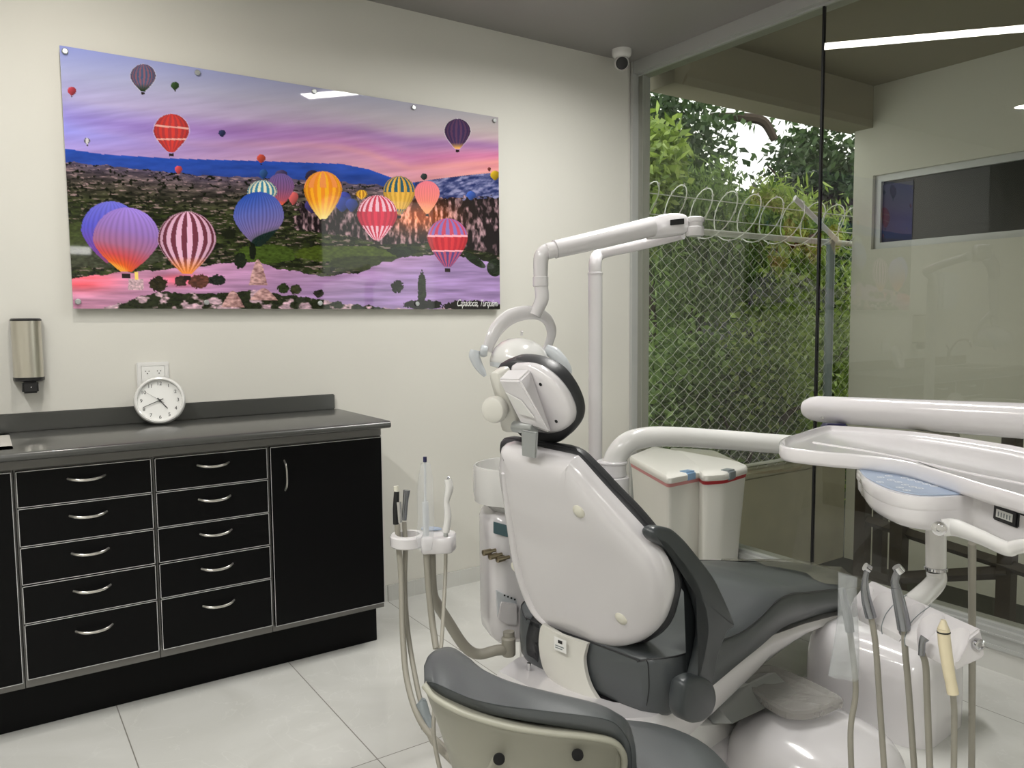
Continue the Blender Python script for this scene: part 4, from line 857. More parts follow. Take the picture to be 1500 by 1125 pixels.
# assistant arm
ast = MB().tube([dep(745, 925, 2.45), dep(745, 948, 2.45), dep(725, 953, 2.43), dep(700, 958, 2.42), dep(680, 946, 2.40), dep(655, 908, 2.36), dep(640, 884, 2.33), dep(634, 870, 2.31), dep(632, 840, 2.30), dep(631, 795, 2.30)], [.018, .018, .0165, .0165, .0165, .0165, .016, .015, .014, .014], 14)
ast.build('assistant_arm', 'hose', cu, label='beige bent support tube')
MB().lathe(dep(745, 960, 2.45), z_, [(.019, 0), (.022, .004), (.022, .055), (.018, .06)], 18).build('arm_pivot', 'hose', cu)
hz = dep(620, 785, 2.30)[2]; hc = dep(620, 785, 2.30); ac = R_*1.0; ac = np.array([R_[0], R_[1], 0]); ac /= np.linalg.norm(ac); bc2 = np.array([-ac[1], ac[0], 0])
mb = MB()
Ro = rrect(-.093, .093, -.06, .06, .055, 8); 
mb2 = MB(); out = np.array(Ro)
# holder: ring at left (open), solid block right with keypad
ringc = hc-ac*.045; 
def annulus(mb, c, ax_, ay_, ro, ri, za, zb, n=32):
    rs = []
    for r, h in ((ri, za), (ro-.004, za), (ro, za+.004), (ro, zb-.004), (ro-.004, zb), (ri, zb), (ri, za)):
        rs.append([np.asarray(c)+ax_*r*math.cos(t)+ay_*r*1.05*math.sin(t)+z_*h for t in [2*math.pi*k/n for k in range(n)]])
    mb.rings(rs, 0, False, False)
annulus(mb, ringc, ac, bc2, .052, .034, -.028, .006)
mb.build('instrument_ring', 'white', cu)
q = np.array([(.0, -.05), (.03, -.055), (.075, -.05), (.092, -.03), (.094, .02), (.07, .045), (.03, .05), (.0, .035)])
mb = MB(); pad(mb, q, (hc, ac, bc2, z_), [(.004, -.04), (0, -.036), (0, .004), (.004, .008), (.012, .009)], sub=4); hb_ = mb.build('holder_block', 'white', cu, ang=50)
mb = MB(); q2 = np.array([(-.01, .045), (.02, .05), (.045, .04), (.05, .02), (.0, .015)]); pad(mb, q2, (hc+z_*.012, ac, bc2, z_), [(0, 0), (.002, .003)], sub=4); mb.build('touch_panel', 'blue', cu)
# delivery arm tube
dt = thing('delivery_arm', pc0*np.array((1, 1, 0))+z_*.80, 'thick white curved tube arm rising from the unit and running right towards the tray', 'arm')
ta = [dep(897, 735, 2.85), dep(897, 700, 2.85), dep(901, 672, 2.85), dep(918, 650, 2.85), dep(945, 641, 2.86), dep(985, 639.5, 2.88), (dep(1060, 644, 2.92)), dep(1150, 651, 2.96), dep(1230, 655, 2.98)]
MB().tube(ta, [.041, .041, .041, .040, .038, .0365, .036, .0365, .037], 24).build('tube', 'white2', dt)
# ------------------------------------------------------------------ operating light
ol = thing('operating_light', (dep(872, 660, 2.95)*np.array((1, 1, 0))+z_*.74), 'white dental operating light on a post with a long folded arm', 'lamp')
P0 = dep(872, 560, 2.95)
def at(x, y, d): return dep(x, y, d)
vx = P0[0]; vy = P0[1]
MB().tube([(vx, vy, .74), (vx, vy, dep(872, 402, 2.95)[2])], .0262, 20, smooth=False).build('post', 'white', ol)
MB().lathe((vx, vy, dep(872, 402, 2.95)[2]), z_, [(.027, -.004), (.028, 0), (.028, .004), (.024, .006)], 20).build('post_ring', 'white', ol)
MB().tube([(vx, vy, dep(872, 403, 2.95)[2]), (vx, vy, dep(872, 385, 2.95)[2]), dep(877, 373, 2.94), dep(892, 368, 2.93), dep(940, 358, 2.88), dep(1000, 342, 2.78)], [.024, .024, .024, .021, .020, .021], 16).build('lower_arm', 'white', ol)
j = dep(1018, 329, 2.74)
mb = MB(); q = [dep(x, y, 2.70) for x, y in ((948, 322), (975, 313), (996, 312), (1008, 318), (1008, 338), (990, 343), (960, 347), (949, 345))]
frJ = (q[0], R_, U_, -fw); P = [((p-q[0])@R_, (p-q[0])@U_) for p in q]; pad(mb, P, frJ, [(.004, -.05), (0, -.045), (0, -.006), (.006, 0)], sub=3); mb.build('elbow_joint', 'white', ol, ang=55)
MB().box((-.024, -.009, -.004), (.024, .009, .003), fr=(dep(992, 325, 2.695), R_*.98+U_*.1, U_, -fw)).build('joint_slot', 'gap', ol)
MB().lathe(dep(1018, 346, 2.72), z_, [(.028, 0), (.031, .004), (.031, .03), (.028, .033), (.026, .034), (.026, .046), (.031, .05), (.031, .062), (.022, .067)], 22).build('swivel_joint', 'white', ol)
MB().tube([dep(814, 365, 2.60), dep(880, 350, 2.63), dep(955, 332, 2.69)], [.030, .032, .034], 20, smooth=False).build('upper_arm', 'white', ol)
MB().lathe(dep(806, 367, 2.595), (dep(955, 332, 2.69)-dep(814, 365, 2.60)), [(.024, -.012), (.027, -.008), (.027, .014), (.031, .016)], 18).build('arm_cap', 'white', ol)
MB().tube([dep(812, 366, 2.6), dep(800, 368, 2.6), dep(793, 377, 2.6), dep(792, 395, 2.6), dep(792, 408, 2.6)], [.023, .0245, .0255, .024, .023], 18).build('lamp_elbow', 'white', ol)
MB().lathe(dep(792, 420, 2.6), z_, [(.0235, 0), (.0255, .002), (.0255, .031), (.0235, .033)], 20).build('lamp_collar', 'white', ol)
MB().tube([dep(793, 420, 2.6), dep(794, 437, 2.6), dep(789, 450, 2.6), dep(783, 462, 2.6)], [.0225, .023, .021, .020], 18).build('lamp_neck', 'white', ol)
LD = 2.60
yk = MB().tube([dep(714, 515, LD-.03), dep(719, 498, LD-.03), dep(730, 479, LD-.02), dep(748, 464, LD-.01), dep(772, 458, LD), dep(792, 461, LD+.02), dep(804, 472, LD+.05), dep(808, 488, LD+.08), dep(803, 506, LD+.1), dep(797, 520, LD+.1)], [.018, .022, .026, .027, .024, .020, .018, .018, .017, .015], 14, flat=.6)
yk.build('yoke', 'white', ol)
rc = dep(761, 527, LD); rx_, rz_ = .098, .092
dn = U_*.96+R_*-.12; dn = np.array([.10, -.02, 1.0]); dn /= np.linalg.norm(dn); 
mb = MB(); mb.lathe(rc-dn*.018, dn, [(rx_*.96, 0), (rx_, .006), (rx_*1.0, .016), (rx_*.96, .03), (rx_*.86, .052), (rx_*.68, .070), (rx_*.42, .084), (rx_*.12, .090)], 40); mb.build('reflector_dome', 'white2', ol, ang=70)
MB().lathe(rc-dn*.032, dn, [(rx_*.80, 0), (rx_*.97, .004), (rx_*1.005, .018)], 40).build('front_bezel', 'lamp_grey', ol)
MB().lathe(rc+dn*.08, dn, [(.004, 0), (.004, .012), (.006, .013), (.003, .017)], 10).build('finial', 'white', ol)
MB().lathe(dep(708, 514, LD-.04), R_*.9-U_*.1, [(.012, -.01), (.02, -.006), (.021, .004), (.016, .014)], 18).build('handle_mount', 'lamp_grey', ol)
MB().tube([dep(696, 513, LD-.05), dep(695, 521, LD-.05), dep(700, 534, LD-.05), dep(707, 545, LD-.05), dep(711, 551, LD-.05)], [.017, .020, .017, .012, .006], 14, flat=.7).build('handle', 'lamp_grey', ol)
MB().tube([dep(800, 512, LD+.04), dep(812, 518, LD+.03), dep(824, 530, LD+.02), dep(832, 541, LD+.02), dep(835, 548, LD+.02)], [.018, .022, .019, .013, .007], 14, flat=.7).build('handle', 'lamp_grey', ol)
# ------------------------------------------------------------------ upper spring arm (beyond the tray)
sa = thing('spring_arm', dep(1340, 610, 1.85), 'thick white horizontal balanced arm above and behind the instrument tray', 'arm')
MB().tube([dep(1182, 598, 2.12), dep(1190, 598.5, 2.10), dep(1200, 599, 2.08), dep(1350, 608, 1.83), dep(1540, 619, 1.58)], [.024, .032, .0345, .0365, .038], 24, smooth=False, flat=.85).build('arm_cover', 'white', sa, ang=50)
for x in (1204, 1214): MB().lathe(dep(x, 612, 2.04), -fw, [(.0035, 0), (.0035, .006)], 10).build('screw', 'chrome', sa)
MB().box((-.035, -.02, -.012), (.02, .02, .012), fr=(dep(1226, 627, 2.0), R_, fw, U_)).build('arm_latch', 'navy', sa, bevel=.004)
mb = MB(); q0 = dep(1362, 640, 1.82); mb.box((-.045, -.02, -.004), (.06, .02, .012), fr=(q0, R_*.99-U_*.06, fw, U_)).build('cover_tab', 'shellgrey', sa, bevel=.002)
# ------------------------------------------------------------------ tray & console
ZT = 1.05
dl_ = thing('instrument_console', onZ(1380, 700, ZT)*np.array((1, 1, 0))+z_*.85, 'white instrument delivery console with flat tray, blue keypad and black gauge', 'dental console')
tr = [(1141, 655), (1150, 648), (1175, 640), (1205, 631), (1228, 630.5), (1280, 634), (1345, 640), (1406, 648), (1450, 655), (1500, 664), (1600, 690), (1660, 730), (1600, 775), (1500, 738), (1440, 720), (1393, 705), (1358, 694), (1326, 685), (1290, 679), (1258, 675), (1220, 672), (1180, 668), (1148, 663)]
frT = (onZ(1380, 690, ZT), np.array([1., 0, 0]), np.array([0, 1., 0]), z_)
mb = MB(); pad(mb, planepx(tr, frT), frT, [(.012, -.018), (.003, -.016), (0, -.010), (0, .008), (.002, .011), (.006, .011), (.010, .004), (.015, .001), (.017, .0, .97), (.017, .0, .8)], sub=4); tray = mb.build('tray', 'white', dl_, ang=60)
rg = [(1191, 648), (1260, 659), (1327, 672), (1420, 693), (1500, 709), (1570, 728)]
MB().tube([onZ(x, y, ZT+.0002) for x, y in rg], .0018, 8, flat=1).build('tray_ridge', 'white', tray)
top_o = [(1257, 686), (1259, 693), (1266, 704), (1278, 713), (1295, 721), (1315, 727), (1340, 731), (1370, 732.5), (1400, 731), (1420, 729), (1440, 731), (1500, 748), (1580, 772), (1640, 775), (1650, 740), (1560, 700), (1450, 675), (1350, 662), (1290, 665)]
Zk = ZT-.022
def ring_on(px, z, sub=3):
    return list(cspl([onZ(x, y, z) for x, y in px], sub))
r0 = ring_on(top_o, Zk); cen = np.mean(r0, axis=0)
def shrink(r, f, z, dx=0): return [np.array([cen[0]+dx+(p[0]-cen[0]-dx)*f, cen[1]+(p[1]-cen[1])*f, z]) for p in r]
mb = MB(); mb.rings([shrink(r0, .99, Zk+.004), r0, shrink(r0, 1.0, Zk-.014), shrink(r0, .985, Zk-.018)]); mb.build('console_rim', 'white', dl_, ang=50)
mb = MB(); mb.rings([shrink(r0, .985, Zk-.016), shrink(r0, .975, Zk-.034), shrink(r0, .93, Zk-.044), shrink(r0, .84, Zk-.051), shrink(r0, .68, Zk-.056), shrink(r0, .4, Zk-.058)]); mb.build('console_body', 'white', dl_, ang=60)
kp = [(1259, 686), (1275, 684), (1300, 684), (1340, 694), (1380, 707), (1412, 722), (1395, 725), (1360, 726), (1330, 723), (1300, 715), (1278, 705), (1264, 695)]
frK = (onZ(1330, 705, Zk+.0045), np.array([1., 0, 0]), np.array([0, 1., 0]), z_); mb = MB(); pad(mb, planepx(kp, frK), frK, [(0, 0), (.001, .0015)], sub=3); kpd = mb.build('keypad', 'blue', dl_, label='blue membrane keypad with white key symbols')
for x, y in ((1302, 697), (1290, 699), (1289, 706), (1305, 703), (1316, 706), (1325, 700), (1335, 703), (1346, 706), (1357, 709), (1368, 712), (1326, 710), (1337, 713), (1347, 715), (1318, 714), (1328, 718)):
    c = onZ(x, y, Zk+.0062); mk = MB(); n = 16
    mk.rings([[c+np.array([math.cos(t), math.sin(t), 0])*r for t in [2*math.pi*k/n for k in range(n)]] for r in (.0062, .0042)], 0, False, False); mk.add([c+np.array(d)*.0022 for d in ((-1, -1, 0), (1, -1, 0), (1, 1, 0), (-1, 1, 0))], [(0, 1, 2, 3)])
    mk.build('key_symbol', 'keywhite', kpd, smooth=False)
# gauge on front face
ge = onZ(1500, 748, Zk)-onZ(1440, 731, Zk); gm = onZ(1474, 741, Zk); gc = onp(1474, 755, gm, np.cross(ge, z_))+0; ge[2] = -.004; ge /= np.linalg.norm(ge); gu = z_-ge*ge[2]; gu /= np.linalg.norm(gu); gn = np.cross(ge, gu); gn = gn if gn@fw < 0 else -gn; ge = np.cross(gu, gn)
MB().box((-.0225, -.0125, -.03), (.0225, .0125, .003), fr=(gc, ge, gu, gn)).build('gauge', 'dkblack', dl_, bevel=.002)
gq = [o for o in bpy.data.objects if o.name.startswith('gauge')][0]
MB().box((-.015, -.006, .0032), (.015, .006, .0038), fr=(gc, ge, gu, gn)).build('gauge_window', 'paper', gq)
for k in range(5): MB().box((-.011+k*.0052, -.004, .0040), (-.0092+k*.0052, .003, .0043), fr=(gc, ge, gu, gn)).build('gauge_mark', 'greylatch', gq)
# handle bar with chrome bolt
MB().tube([dep(1380, 773, 1.19), dep(1400, 773, 1.18), dep(1435, 786, 1.12), dep(1474, 803, 1.05), dep(1490, 801, 1.03), dep(1540, 792, .97)], [.0135, .0135, .0115, .0105, .0095, .009], 16, flat=.8).build('handle_bar', 'white2', dl_)
MB().lathe(dep(1377, 773, 1.185), -R_*.6-fw*.8, [(.009, 0), (.0105, .004), (.0105, .010), (.007, .011), (.007, .015), (.0035, .0155), (.003, .012)], 22).build('handle_bolt', 'chrome', dl_)
# neck, ring, elbow
MB().tube([dep(1371, 765, 1.42), dep(1371, 832, 1.42)], .0172, 22, smooth=False).build('neck', 'white2', dl_)
MB().lathe(dep(1371, 833, 1.42), z_, [(.0175, -.003), (.0195, -.002), (.0195, .003), (.0175, .004)], 24).build('neck_ring', 'chrome', dl_)
mb = MB(); mb.tube([dep(1371, 836, 1.42), dep(1371, 852, 1.42), dep(1352, 872, 1.40), dep(1325, 893, 1.38)], [.0175, .0185, .019, .019], 16, flat=.9, sub=5); mb.build('elbow', 'white2', dl_, ang=50)
MB().tube([dep(1424, 795, 1.22), dep(1424, 900, 1.32), dep(1424, 1000, 1.4), dep(1423, 1160, 1.5)], .0058, 10).build('supply_hose', 'hose', dl_)
# ------------------------------------------------------------------ instrument holder
hA = dep(1258, 872, 1.47); hBp = dep(1414, 948, 1.22)
ih = thing('instrument_holder', (hA+hBp)/2, 'white angled five slot instrument holder bar hanging below the tray', 'instrument holder')
eh = hBp-hA; Lh = np.linalg.norm(eh); eh /= Lh; fwd_ = np.cross(eh, z_); fwd_ /= np.linalg.norm(fwd_)
if fwd_@fw > 0: fwd_ = -fwd_
uh2 = np.cross(eh, fwd_); uh2 = uh2 if uh2[2] > 0 else -uh2
# end-cap section in (f, u)
def eqn(x, y): P = onp(x, y, hBp, eh)-hBp; return (P@fwd_, P@uh2)
sec = [eqn(x, y) for x, y in ((1397, 985), (1396, 972), (1403, 952), (1416, 936), (1437, 920), (1441, 938), (1444, 963))]
P = np.array(sec); c = P.mean(0)
rs = []
for t, sc in ((0, .94), (.006, 1), (Lh-.004, 1), (Lh, .96)):
    rs.append([hA+eh*t+fwd_*(c[0]+(q[0]-c[0])*sc)+uh2*(c[1]+(q[1]-c[1])*sc) for q in P])
mb = MB(); mb.rings(rs); bar = mb.build('bar', 'white', ih, bevel=.003, bseg=3, ang=32)
dB = lambda x: 1.47-.25*(x-1258)/156
for (xt, yt), (xb, yb) in (((1262, 860), (1251, 937)), ((1292, 874), (1281, 942)), ((1334, 892), (1323, 960)), ((1362, 906), (1352, 974)), ((1398, 926), (1388, 994))):
    T0 = dep(xt, yt, dB(xt)-.012); B0 = dep(xb, yb, dB(xb)-.034); ax = (B0-T0); L0 = np.linalg.norm(ax); ax /= L0
    u = np.cross(ax, fw); u /= np.linalg.norm(u); w_ = np.cross(ax, u); cut = MB()
    cut.rings([[T0+ax*h+(u*math.cos(t)*r+w_*math.sin(t)*r) for t in [2*math.pi*k/32 for k in range(32)]] for r, h in ((.0215, -.03), (.022, -.008), (.0195, .015), (.0145, .035), (.0095, .055), (.0085, max(L0, .07)+.02))])
    co = cut.build('cutter', 'white', ih)
    bmod = bar.modifiers.new('scoops', 'BOOLEAN'); bmod.operation = 'DIFFERENCE'; bmod.object = co; bmod.solver = 'EXACT'
    dg = bpy.context.evaluated_depsgraph_get(); dg.update(); nm_ = bpy.data.meshes.new_from_object(bar.evaluated_get(dg)); bar.modifiers.clear()

    if len(nm_.polygons) > 40: bar.data = nm_
    bpy.data.objects.remove(co)
nm_ = bar.data
bm = bmesh.new(); bm.from_mesh(nm_)
for f in bm.faces: f.smooth = True
for e in bm.edges: e.smooth = not (len(e.link_faces) == 2 and e.calc_face_angle() > math.radians(32))
bm.to_mesh(nm_); bm.free()
for t_ in (.36, .585):
    Pc = [hA+eh*(Lh*t_)+fwd_*(c[0]+(q[0]-c[0])*1.006)+uh2*(c[1]+(q[1]-c[1])*1.006) for q in P]
    MB().tube([Pc[0], Pc[1], Pc[2], Pc[3], Pc[4]], .0008, 6, sub=4).build('segment_groove', 'greylatch', ih)
MB().lathe(dep(1434, 944, 1.218), eh, [(.009, -.004), (.009, .003), (.006, .004), (.0045, .002)], 20).build('end_bolt', 'chrome', ih)
# handpieces
def hp(name, lab, parts, hose, r=.0052, grp='instruments in the delivery holder', cat='dental instrument'):
    b = hose[0]; t = thing(name, dep(*b), lab, cat, grp)
    for nm, pts, rr, m in parts: MB().tube([dep(*p) for p in pts], rr, 14, sub=4).build(nm, m, t, ang=50)
    MB().tube([dep(*p) for p in hose], r, 10).build('hose', 'hose', t)
    return t
hp('dental_handpiece', 'silver handpiece wrapped in a clear plastic sleeve, leftmost on the delivery holder', [('grip', [(1233, 862, 1.44), (1237, 880, 1.44), (1242, 905, 1.44), (1245, 925, 1.44)], [.006, .0075, .0085, .008], 'steelgrey')], [(1245, 925, 1.44), (1252, 985, 1.44), (1253, 1020, 1.44), (1246, 1070, 1.44), (1248, 1150, 1.45)])
hp('dental_handpiece', 'slim silver high speed handpiece, second from the left on the delivery holder', [('head', [(1267, 830, 1.385), (1274, 834, 1.385)], [.0075, .0075], 'chrome'), ('grip', [(1271, 832, 1.385), (1268, 846, 1.385), (1267, 862, 1.385), (1270, 882, 1.385), (1276, 904, 1.385)], [.0045, .0048, .007, .0088, .0096], 'steelgrey')], [(1276, 904, 1.385), (1280, 925, 1.385), (1284, 960, 1.39), (1290, 1050, 1.4), (1297, 1150, 1.4)])
hp('dental_handpiece', 'thicker silver contra-angle handpiece in the middle of the delivery holder', [('head', [(1313, 830, 1.325), (1319, 838, 1.325)], [.0075, .0085], 'chrome'), ('neck', [(1316, 835, 1.325), (1311, 850, 1.325), (1312, 860, 1.325)], [.0055, .0062, .0072], 'steelgrey'), ('motor', [(1312, 860, 1.325), (1317, 880, 1.325), (1321, 900, 1.325), (1325, 922, 1.325)], [.0078, .0098, .0108, .0112], 'steelgrey')], [(1325, 922, 1.325), (1326, 955, 1.33), (1331, 1010, 1.34), (1341, 1150, 1.35)])
hp('handpiece_coupling', 'bare dark hose coupling without an instrument, right of the middle slot', [('coupling', [(1355, 934, 1.262), (1351, 941, 1.262), (1350, 960, 1.262)], [.0072, .005, .0052], 'steelgrey')], [(1350, 955, 1.262), (1356, 975, 1.27), (1358, 1020, 1.28), (1363, 1150, 1.3)])
hp('air_water_syringe', 'pale yellow air water syringe body in the rightmost slot of the holder', [('body', [(1382, 921, 1.20), (1384, 945, 1.20), (1390, 985, 1.20), (1393, 1000, 1.20)], [.0088, .0092, .0085, .0080], 'syringe'), ('nozzle', [(1382, 908, 1.20), (1382, 913, 1.20), (1382, 921, 1.20)], [.0035, .0052, .0085], 'syringe'), ('seal_ring', [(1382.3, 925, 1.20), (1382.4, 927, 1.20)], [.0096, .0096], 'dkblack'), ('base_cap', [(1393, 999, 1.20), (1396, 1016, 1.20)], [.0082, .0084], 'syringe')], [(1396, 1015, 1.20), (1398, 1050, 1.22), (1397, 1150, 1.25)], .0046)
# plastic sleeve
sl = thing('plastic_sleeve', dep(1238, 920, 1.42), 'clear plastic sleeve hanging over the leftmost handpiece of the delivery holder', 'sleeve')
L_ = [(1229, 839), (1228, 870), (1226, 905), (1221, 945), (1214, 990)]; Rr = [(1256, 846), (1254, 875), (1256, 910), (1258, 950), (1258, 997)]
rs = []
for k in range(len(L_)):
    a = dep(*L_[k], 1.41); b = dep(*Rr[k], 1.41); m = (a+b)/2; h_ = (b-a)/2; dpt = .010
    rs.append([m+h_*math.cos(t)*(1+.06*math.sin(3*t+k))+fw*dpt*math.sin(t)*(1+.3*math.sin(5*t+k*1.7)) for t in [2*math.pi*i/28 for i in range(28)]])
q = []
for i in range(len(rs)-1):
    for k in range(4): q.append([A__*(1-k/4)+B__*k/4 for A__, B__ in zip(rs[i], rs[i+1])])
q.append(rs[-1]); MB().rings(q, 0, False, False).build('sleeve', 'film', sl, ang=80)
# assistant side instruments
G3 = 'instruments in the assistant holder'
hp('suction_handpiece', 'dark and clear instrument standing at the left of the white ring holder', [('tip', [(580, 712, 2.3), (581, 722, 2.3)], [.0075, .0075], 'cream'), ('grip', [(581, 720, 2.3), (580, 745, 2.3), (580, 768, 2.3)], [.008, .0095, .0085], 'dkblack'), ('body', [(584, 735, 2.28), (586, 765, 2.28)], [.008, .007], 'chrome')], [(582, 768, 2.3), (584, 800, 2.3), (588, 850, 2.28), (590, 930, 2.22), (597, 1000, 2.15), (618, 1060, 2.05), (660, 1105, 1.95)], .0085, G3)
hp('suction_handpiece', 'grey metal suction tip leaning beside the dark instrument in the ring holder', [('grip', [(596, 718, 2.36), (594, 735, 2.36), (592, 762, 2.36)], [.0105, .0085, .0075], 'steelgrey')], [(592, 765, 2.34), (594, 800, 2.32), (593, 860, 2.3), (598, 930, 2.25), (612, 1010, 2.15), (624, 1055, 2.08)], .0072, G3)
hp('suction_handpiece', 'instrument with dark blue tip wrapped in clear film in the middle of the assistant holder', [('tip_cap', [(622.5, 669, 2.27), (622.5, 677, 2.27)], [.0055, .0055], 'navy'), ('stem', [(622.5, 676, 2.27), (623, 735, 2.27)], [.0035, .0035], 'lamp_grey'), ('grip', [(623, 735, 2.27), (624, 765, 2.27), (624, 800, 2.27)], [.009, .0095, .008], 'lamp_grey')], [(624, 800, 2.27), (627, 850, 2.26), (633, 910, 2.24), (639, 950, 2.2)], .0095, G3)
hp('air_water_syringe', 'white contoured syringe standing at the right end of the assistant holder', [('nozzle', [(655, 700, 2.26), (658, 701, 2.26)], [.006, .006], 'steelgrey'), ('body', [(656, 702, 2.26), (658, 715, 2.26), (654, 735, 2.26), (656, 755, 2.26), (653, 780, 2.26)], [.011, .0125, .0085, .0105, .0105], 'white2'), ('collar', [(653, 780, 2.26), (653, 802, 2.26)], [.0072, .0066], 'alu')], [(653, 802, 2.26), (652, 850, 2.25), (646, 950, 2.1), (636, 1040, 1.95), (637, 1090, 1.9), (650, 1150, 1.85)], .0055, G3)
fs = thing('plastic_sleeve', dep(624, 740, 2.25), 'clear film sleeve around the blue-tipped instrument of the assistant holder', 'sleeve')
rs = []
for y, l, r in ((678, 617, 630), (700, 613, 634), (730, 612, 634), (760, 613, 636), (790, 608, 636), (806, 613, 632)):
    a = dep(l, y, 2.24); b = dep(r, y, 2.24); m = (a+b)/2; h_ = (b-a)/2; rs.append([m+h_*math.cos(t)*(1+.1*math.sin(4*t+y))+fw*.014*math.sin(t) for t in [2*math.pi*i/24 for i in range(24)]])
MB().rings(rs, 0, False, False).build('sleeve', 'film_lt', fs, ang=80)
hc_ = thing('hose_connector', dep(621, 1035, 2.08), 'grey in-line hose filter hanging low below the assistant holder', 'connector')
MB().tube([dep(617, 1058-25, 2.1), dep(621, 1024, 2.1)], [.012, .007], 12, smooth=False).tube([dep(624, 1052, 2.08), dep(631, 1070, 2.06)], [.016, .012], 14, smooth=False).tube([dep(617, 1030, 2.1), dep(626, 1066, 2.07)], [.016, .017], 14, smooth=False).build('filter', 'greylatch', hc_)
MB().tube([dep(628, 1066, 2.07), dep(634, 1085, 2.0), dep(660, 1112, 1.9), dep(690, 1140, 1.85)], .0085, 10).build('hose', 'hose', hc_)
# ------------------------------------------------------------------ stool
st = thing('operator_stool', (.99, 1.22, 0), 'dentist stool with curved charcoal padded backrest and beige grey shell behind the chair', 'stool')
DS = 1.42
topc = [(622, 985, 1.40), (626, 966, 1.43), (655, 951, 1.52), (700, 975, 1.56), (740, 1000, 1.58), (800, 1021, 1.56), (860, 1038, 1.50), (905, 1056, 1.42), (925, 1080, 1.36), (928, 1125, 1.30)]
# arc centre line seen from behind: pad as flattened tube along the front rim
rim = [(640, 972, 1.47), (648, 990, 1.42), (680, 1014, 1.38), (730, 1031, 1.35), (790, 1046, 1.335), (850, 1062, 1.335), (890, 1080, 1.34), (908, 1105, 1.36), (908, 1150, 1.38)]
pts = [dep(*p) for p in rim]; 
Mx = [(622, 1000), (636, 1000), (663, 1012), (693, 1024), (733, 1033), (787, 1040), (840, 1046), (880, 1052), (901, 1060), (915, 1076), (923, 1094), (925, 1125), (922, 1170)]
Bx = [(621, 1000), (643, 1018), (667, 1030), (707, 1044), (740, 1051), (787, 1058), (840, 1065), (867, 1069), (893, 1076), (907, 1086), (915, 1105), (912, 1125), (905, 1170)]
Tx = [(621, 977), (628, 960), (643, 950), (661, 948), (679, 958), (693, 976), (733, 997), (800, 1015), (867, 1031), (899, 1044), (921, 1061), (932, 1105), (930, 1170)]
dm = [1.42, 1.40, 1.38, 1.35, 1.33, 1.31, 1.305, 1.305, 1.31, 1.32, 1.33, 1.35, 1.37]; dt_ = [1.47, 1.52, 1.56, 1.58, 1.56, 1.50, 1.44, 1.41, 1.40, 1.39, 1.385, 1.39, 1.41]
Bx[0] = (624, 1003)
Ms, _ = spl([dep(*q, d) for q, d in zip(Mx, dm)], [0]*13, 4); Bs, _ = spl([dep(*q, d+.004) for q, d in zip(Bx, dm)], [0]*13, 4); Ts, _ = spl([dep(*q, d) for q, d in zip(Tx, dt_)], [0]*13, 4)
rs = []
for m, b, t in zip(Ms, Bs, Ts):
    q1 = m*.85+t*.15+z_*.004; q2 = m*.5+t*.5+z_*.012; q3 = m*.15+t*.85+z_*.007; w = (t-m)
    rs.append([b, m*.45+b*.55-fw*.003, m-fw*.001, q1, q2, q3, t, t+w*.10-z_*.02, t-z_*.045, b+w*.5-z_*.02, b+w*.1-z_*.01])
mb = MB(); mb.rings(rs); bpd = mb.build('back_pad', 'leather', st, ang=70)
MB().tube([m-fw*.0008 for m in Ms], .0009, 6, smooth=False).build('seam', 'armp', bpd)
shp = [(622, 1000), (640, 1022), (680, 1043), (740, 1061), (800, 1071), (860, 1076), (893, 1082), (908, 1093), (915, 1110), (914, 1135), (905, 1170), (880, 1215), (700, 1215), (662, 1122), (652, 1085), (640, 1035)]
topl = [(622, 1002), (640, 1022), (680, 1043), (740, 1061), (800, 1071), (860, 1077), (893, 1083), (908, 1094), (914, 1112), (911, 1135)]
botl = [(656, 1090), (660, 1110), (690, 1180), (740, 1215), (800, 1225), (860, 1215), (880, 1200), (895, 1180), (903, 1160), (909, 1145)]
d_ = [1.41, 1.39, 1.355, 1.325, 1.31, 1.31, 1.315, 1.325, 1.34, 1.35]
T_ = [dep(x, y, d) for (x, y), d in zip(topl, d_)]; B_ = [dep(x, y, d+.04) for (x, y), d in zip(botl, d_)]
T_, _ = spl(T_, [0]*10, 5); B_, _ = spl(B_, [0]*10, 5)
rs = []
for k, (f_, off) in enumerate(((0, .030), (0, .002), (.01, -.006), (.04, -.006), (.08, .0), (.5, -.003), (1, .0), (1, .05))):
    rs.append([A__*(1-f_)+B__*f_+fw*off for A__, B__ in zip(T_, B_)])
mb = MB(); mb.rings([list(r) for r in rs], 0, False, False, closed=False); sb = mb.build('back_shell', 'shellgrey', st, ang=60)
mod = sb.modifiers.new('thick', 'SOLIDIFY'); mod.thickness = .006; mod.offset = 0
MB().tube([p-fw*.006 for p in T_], .0058, 10, smooth=False).build('shell_lip', 'lip', sb)
mb = MB(); mb.tube([dep(735, 1115, 1.325), dep(728, 1112, 1.325), dep(715, 1135, 1.33)], [.008, .008, .006], 10, flat=.6).build('bracket_pin', 'shellgrey', sb)
for x, y in ((731, 1111), (846, 1105)): MB().lathe(dep(x, y, 1.305), -fw, [(.0098, 0), (.0098, .004), (.007, .005)], 18).build('screw_hole', 'gap', sb)
sc = dep(905, 1128, 1.62); zc_ = .50; sc = np.array([1.02, 1.27, zc_]); 
scp = onZ(925, 1120, .50); sc = np.array([scp[0], scp[1], .50])
mb = MB(); mb.lathe(sc-z_*.07, z_, [(.15, 0), (.178, .01), (.187, .03), (.185, .05), (.172, .064), (.12, .072), (.04, .074)], 44); mb.build('seat', 'leather', st, ang=70)
MB().lathe((sc[0], sc[1], .10), z_, [(.03, 0), (.03, .2), (.022, .2), (.022, .33)], 18).build('gas_lift', 'chrome', st)
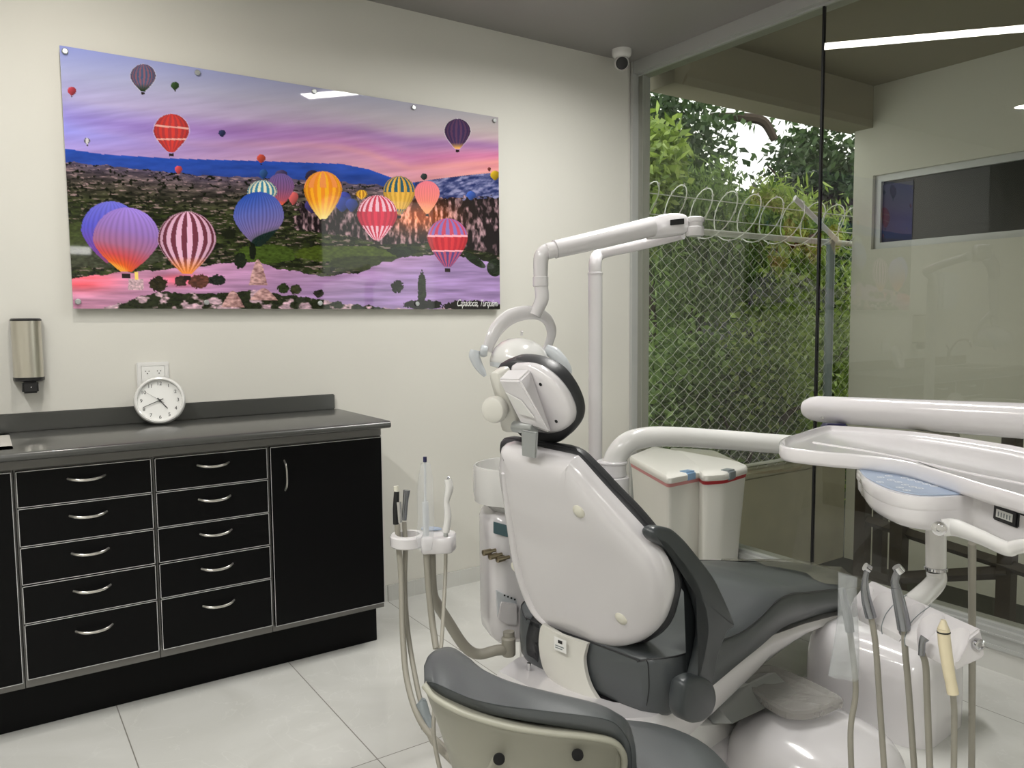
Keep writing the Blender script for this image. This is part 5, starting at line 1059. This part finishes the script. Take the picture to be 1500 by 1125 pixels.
MB().tube([sc-z_*.08, sc+np.array([-.12, -.06, -.08]), sc+np.array([-.2, -.1, -.02]), dep(770, 1180, 1.36)], .012, 10).build('back_support', 'chrome', st)
for k in range(5):
    a = 2*math.pi*k/5+.3; d = np.array([math.cos(a), math.sin(a), 0]); c = np.array([sc[0], sc[1], 0])
    lg = MB().tube([c+z_*.10+d*.02, c+z_*.075+d*.24], [.02, .014], 8, smooth=False).build('leg', 'alu', st)
    MB().lathe(c+d*.25+z_*.028-np.cross(d, z_)*.012, np.cross(d, z_), [(.02, 0), (.027, .004), (.027, .02), (.02, .024)], 16).tube([c+d*.24+z_*.07, c+d*.25+z_*.028], .006, 8, smooth=False).build('caster', 'dkblack', lg)
# ------------------------------------------------------------------ bins
def bin_(label, T, mats, ZB=.60):
    ps_ = [onZ(x, y, ZB) for x, y in T]; c = np.mean(ps_, axis=0); t = thing('waste_bin', (c[0], c[1], 0), label, 'bin', 'lidded waste bins by the glass wall')
    P = np.array([(p[0]-c[0], p[1]-c[1]) for p in ps_]); Pd = []
    n = len(P)
    for i in range(n):
        a, b, d = P[i-1], P[i], P[(i+1) % n]; r = .03
        for k in range(5):
            tt = k/4; p1 = b+(a-b)/np.linalg.norm(a-b)*r; p2 = b+(d-b)/np.linalg.norm(d-b)*r; Pd.append(p1*(1-tt)**2+2*b*tt*(1-tt)+p2*tt*tt)
    P = np.array(Pd)
    def rg(s, h): return [np.array((c[0]+q[0]*s, c[1]+q[1]*s, h)) for q in P]
    MB().rings([rg(.74, 0), rg(.76, .01), rg(.86, .3), rg(.955, ZB-.05)]).build('bucket', 'bin', t, ang=45)
    MB().rings([rg(.965, ZB-.052), rg(.985, ZB-.034)]).build('liner', mats[0], t, ang=45, label=mats[2])
    MB().rings([rg(.985, ZB-.035), rg(1.0, ZB-.03), rg(1.0, ZB-.008), rg(.97, ZB), rg(.7, ZB+.004)]).build('lid', 'bin', t, ang=45)
    m = (ps_[1]+ps_[2])/2 if True else None; return t, ps_
ZB = .60
t1, q1 = bin_('white lidded waste bin with pinkish red liner and blue latch, left of the pair', [(921, 668), (979, 699), (1040, 687), (1003, 662), (958, 653)], ('pinkline', 0, 'pinkish red bag edge'))
t2, q2 = bin_('white lidded waste bin with bright red liner and grey latch, right of the pair', [(1030, 695), (1062, 693), (1097, 683), (1045, 659), (980, 655), (1000, 668)], ('red', 0, 'bright red bag edge'))
def latch(t, x, y, m, ex):
    c = onZ(x, y, ZB); e = ex/np.linalg.norm(ex); n = np.cross(e, z_); n = n if n@fw < 0 else -n
    MB().box((-.036, -.05, -.042), (.036, .006, .005), fr=(c, e, n, z_)).build('latch', m, t, bevel=.008, bseg=3)
latch(t1, 1012, 692, 'bluelatch', q1[2]-q1[1]); latch(t2, 1072, 690, 'greylatch', q2[2]-q2[1])
S.view_settings.view_transform = 'Standard'; S.view_settings.look = 'None'; S.view_settings.gamma = 1; S.view_settings.exposure = 0.27; S.view_settings.use_curve_mapping = False
S.cycles.max_bounces = 8; S.cycles.diffuse_bounces = 4; S.cycles.transparent_max_bounces = 12; S.cycles.use_denoising = True
S.cycles.sample_clamp_indirect = 6; S.cycles.caustics_reflective = False; S.cycles.caustics_refractive = False
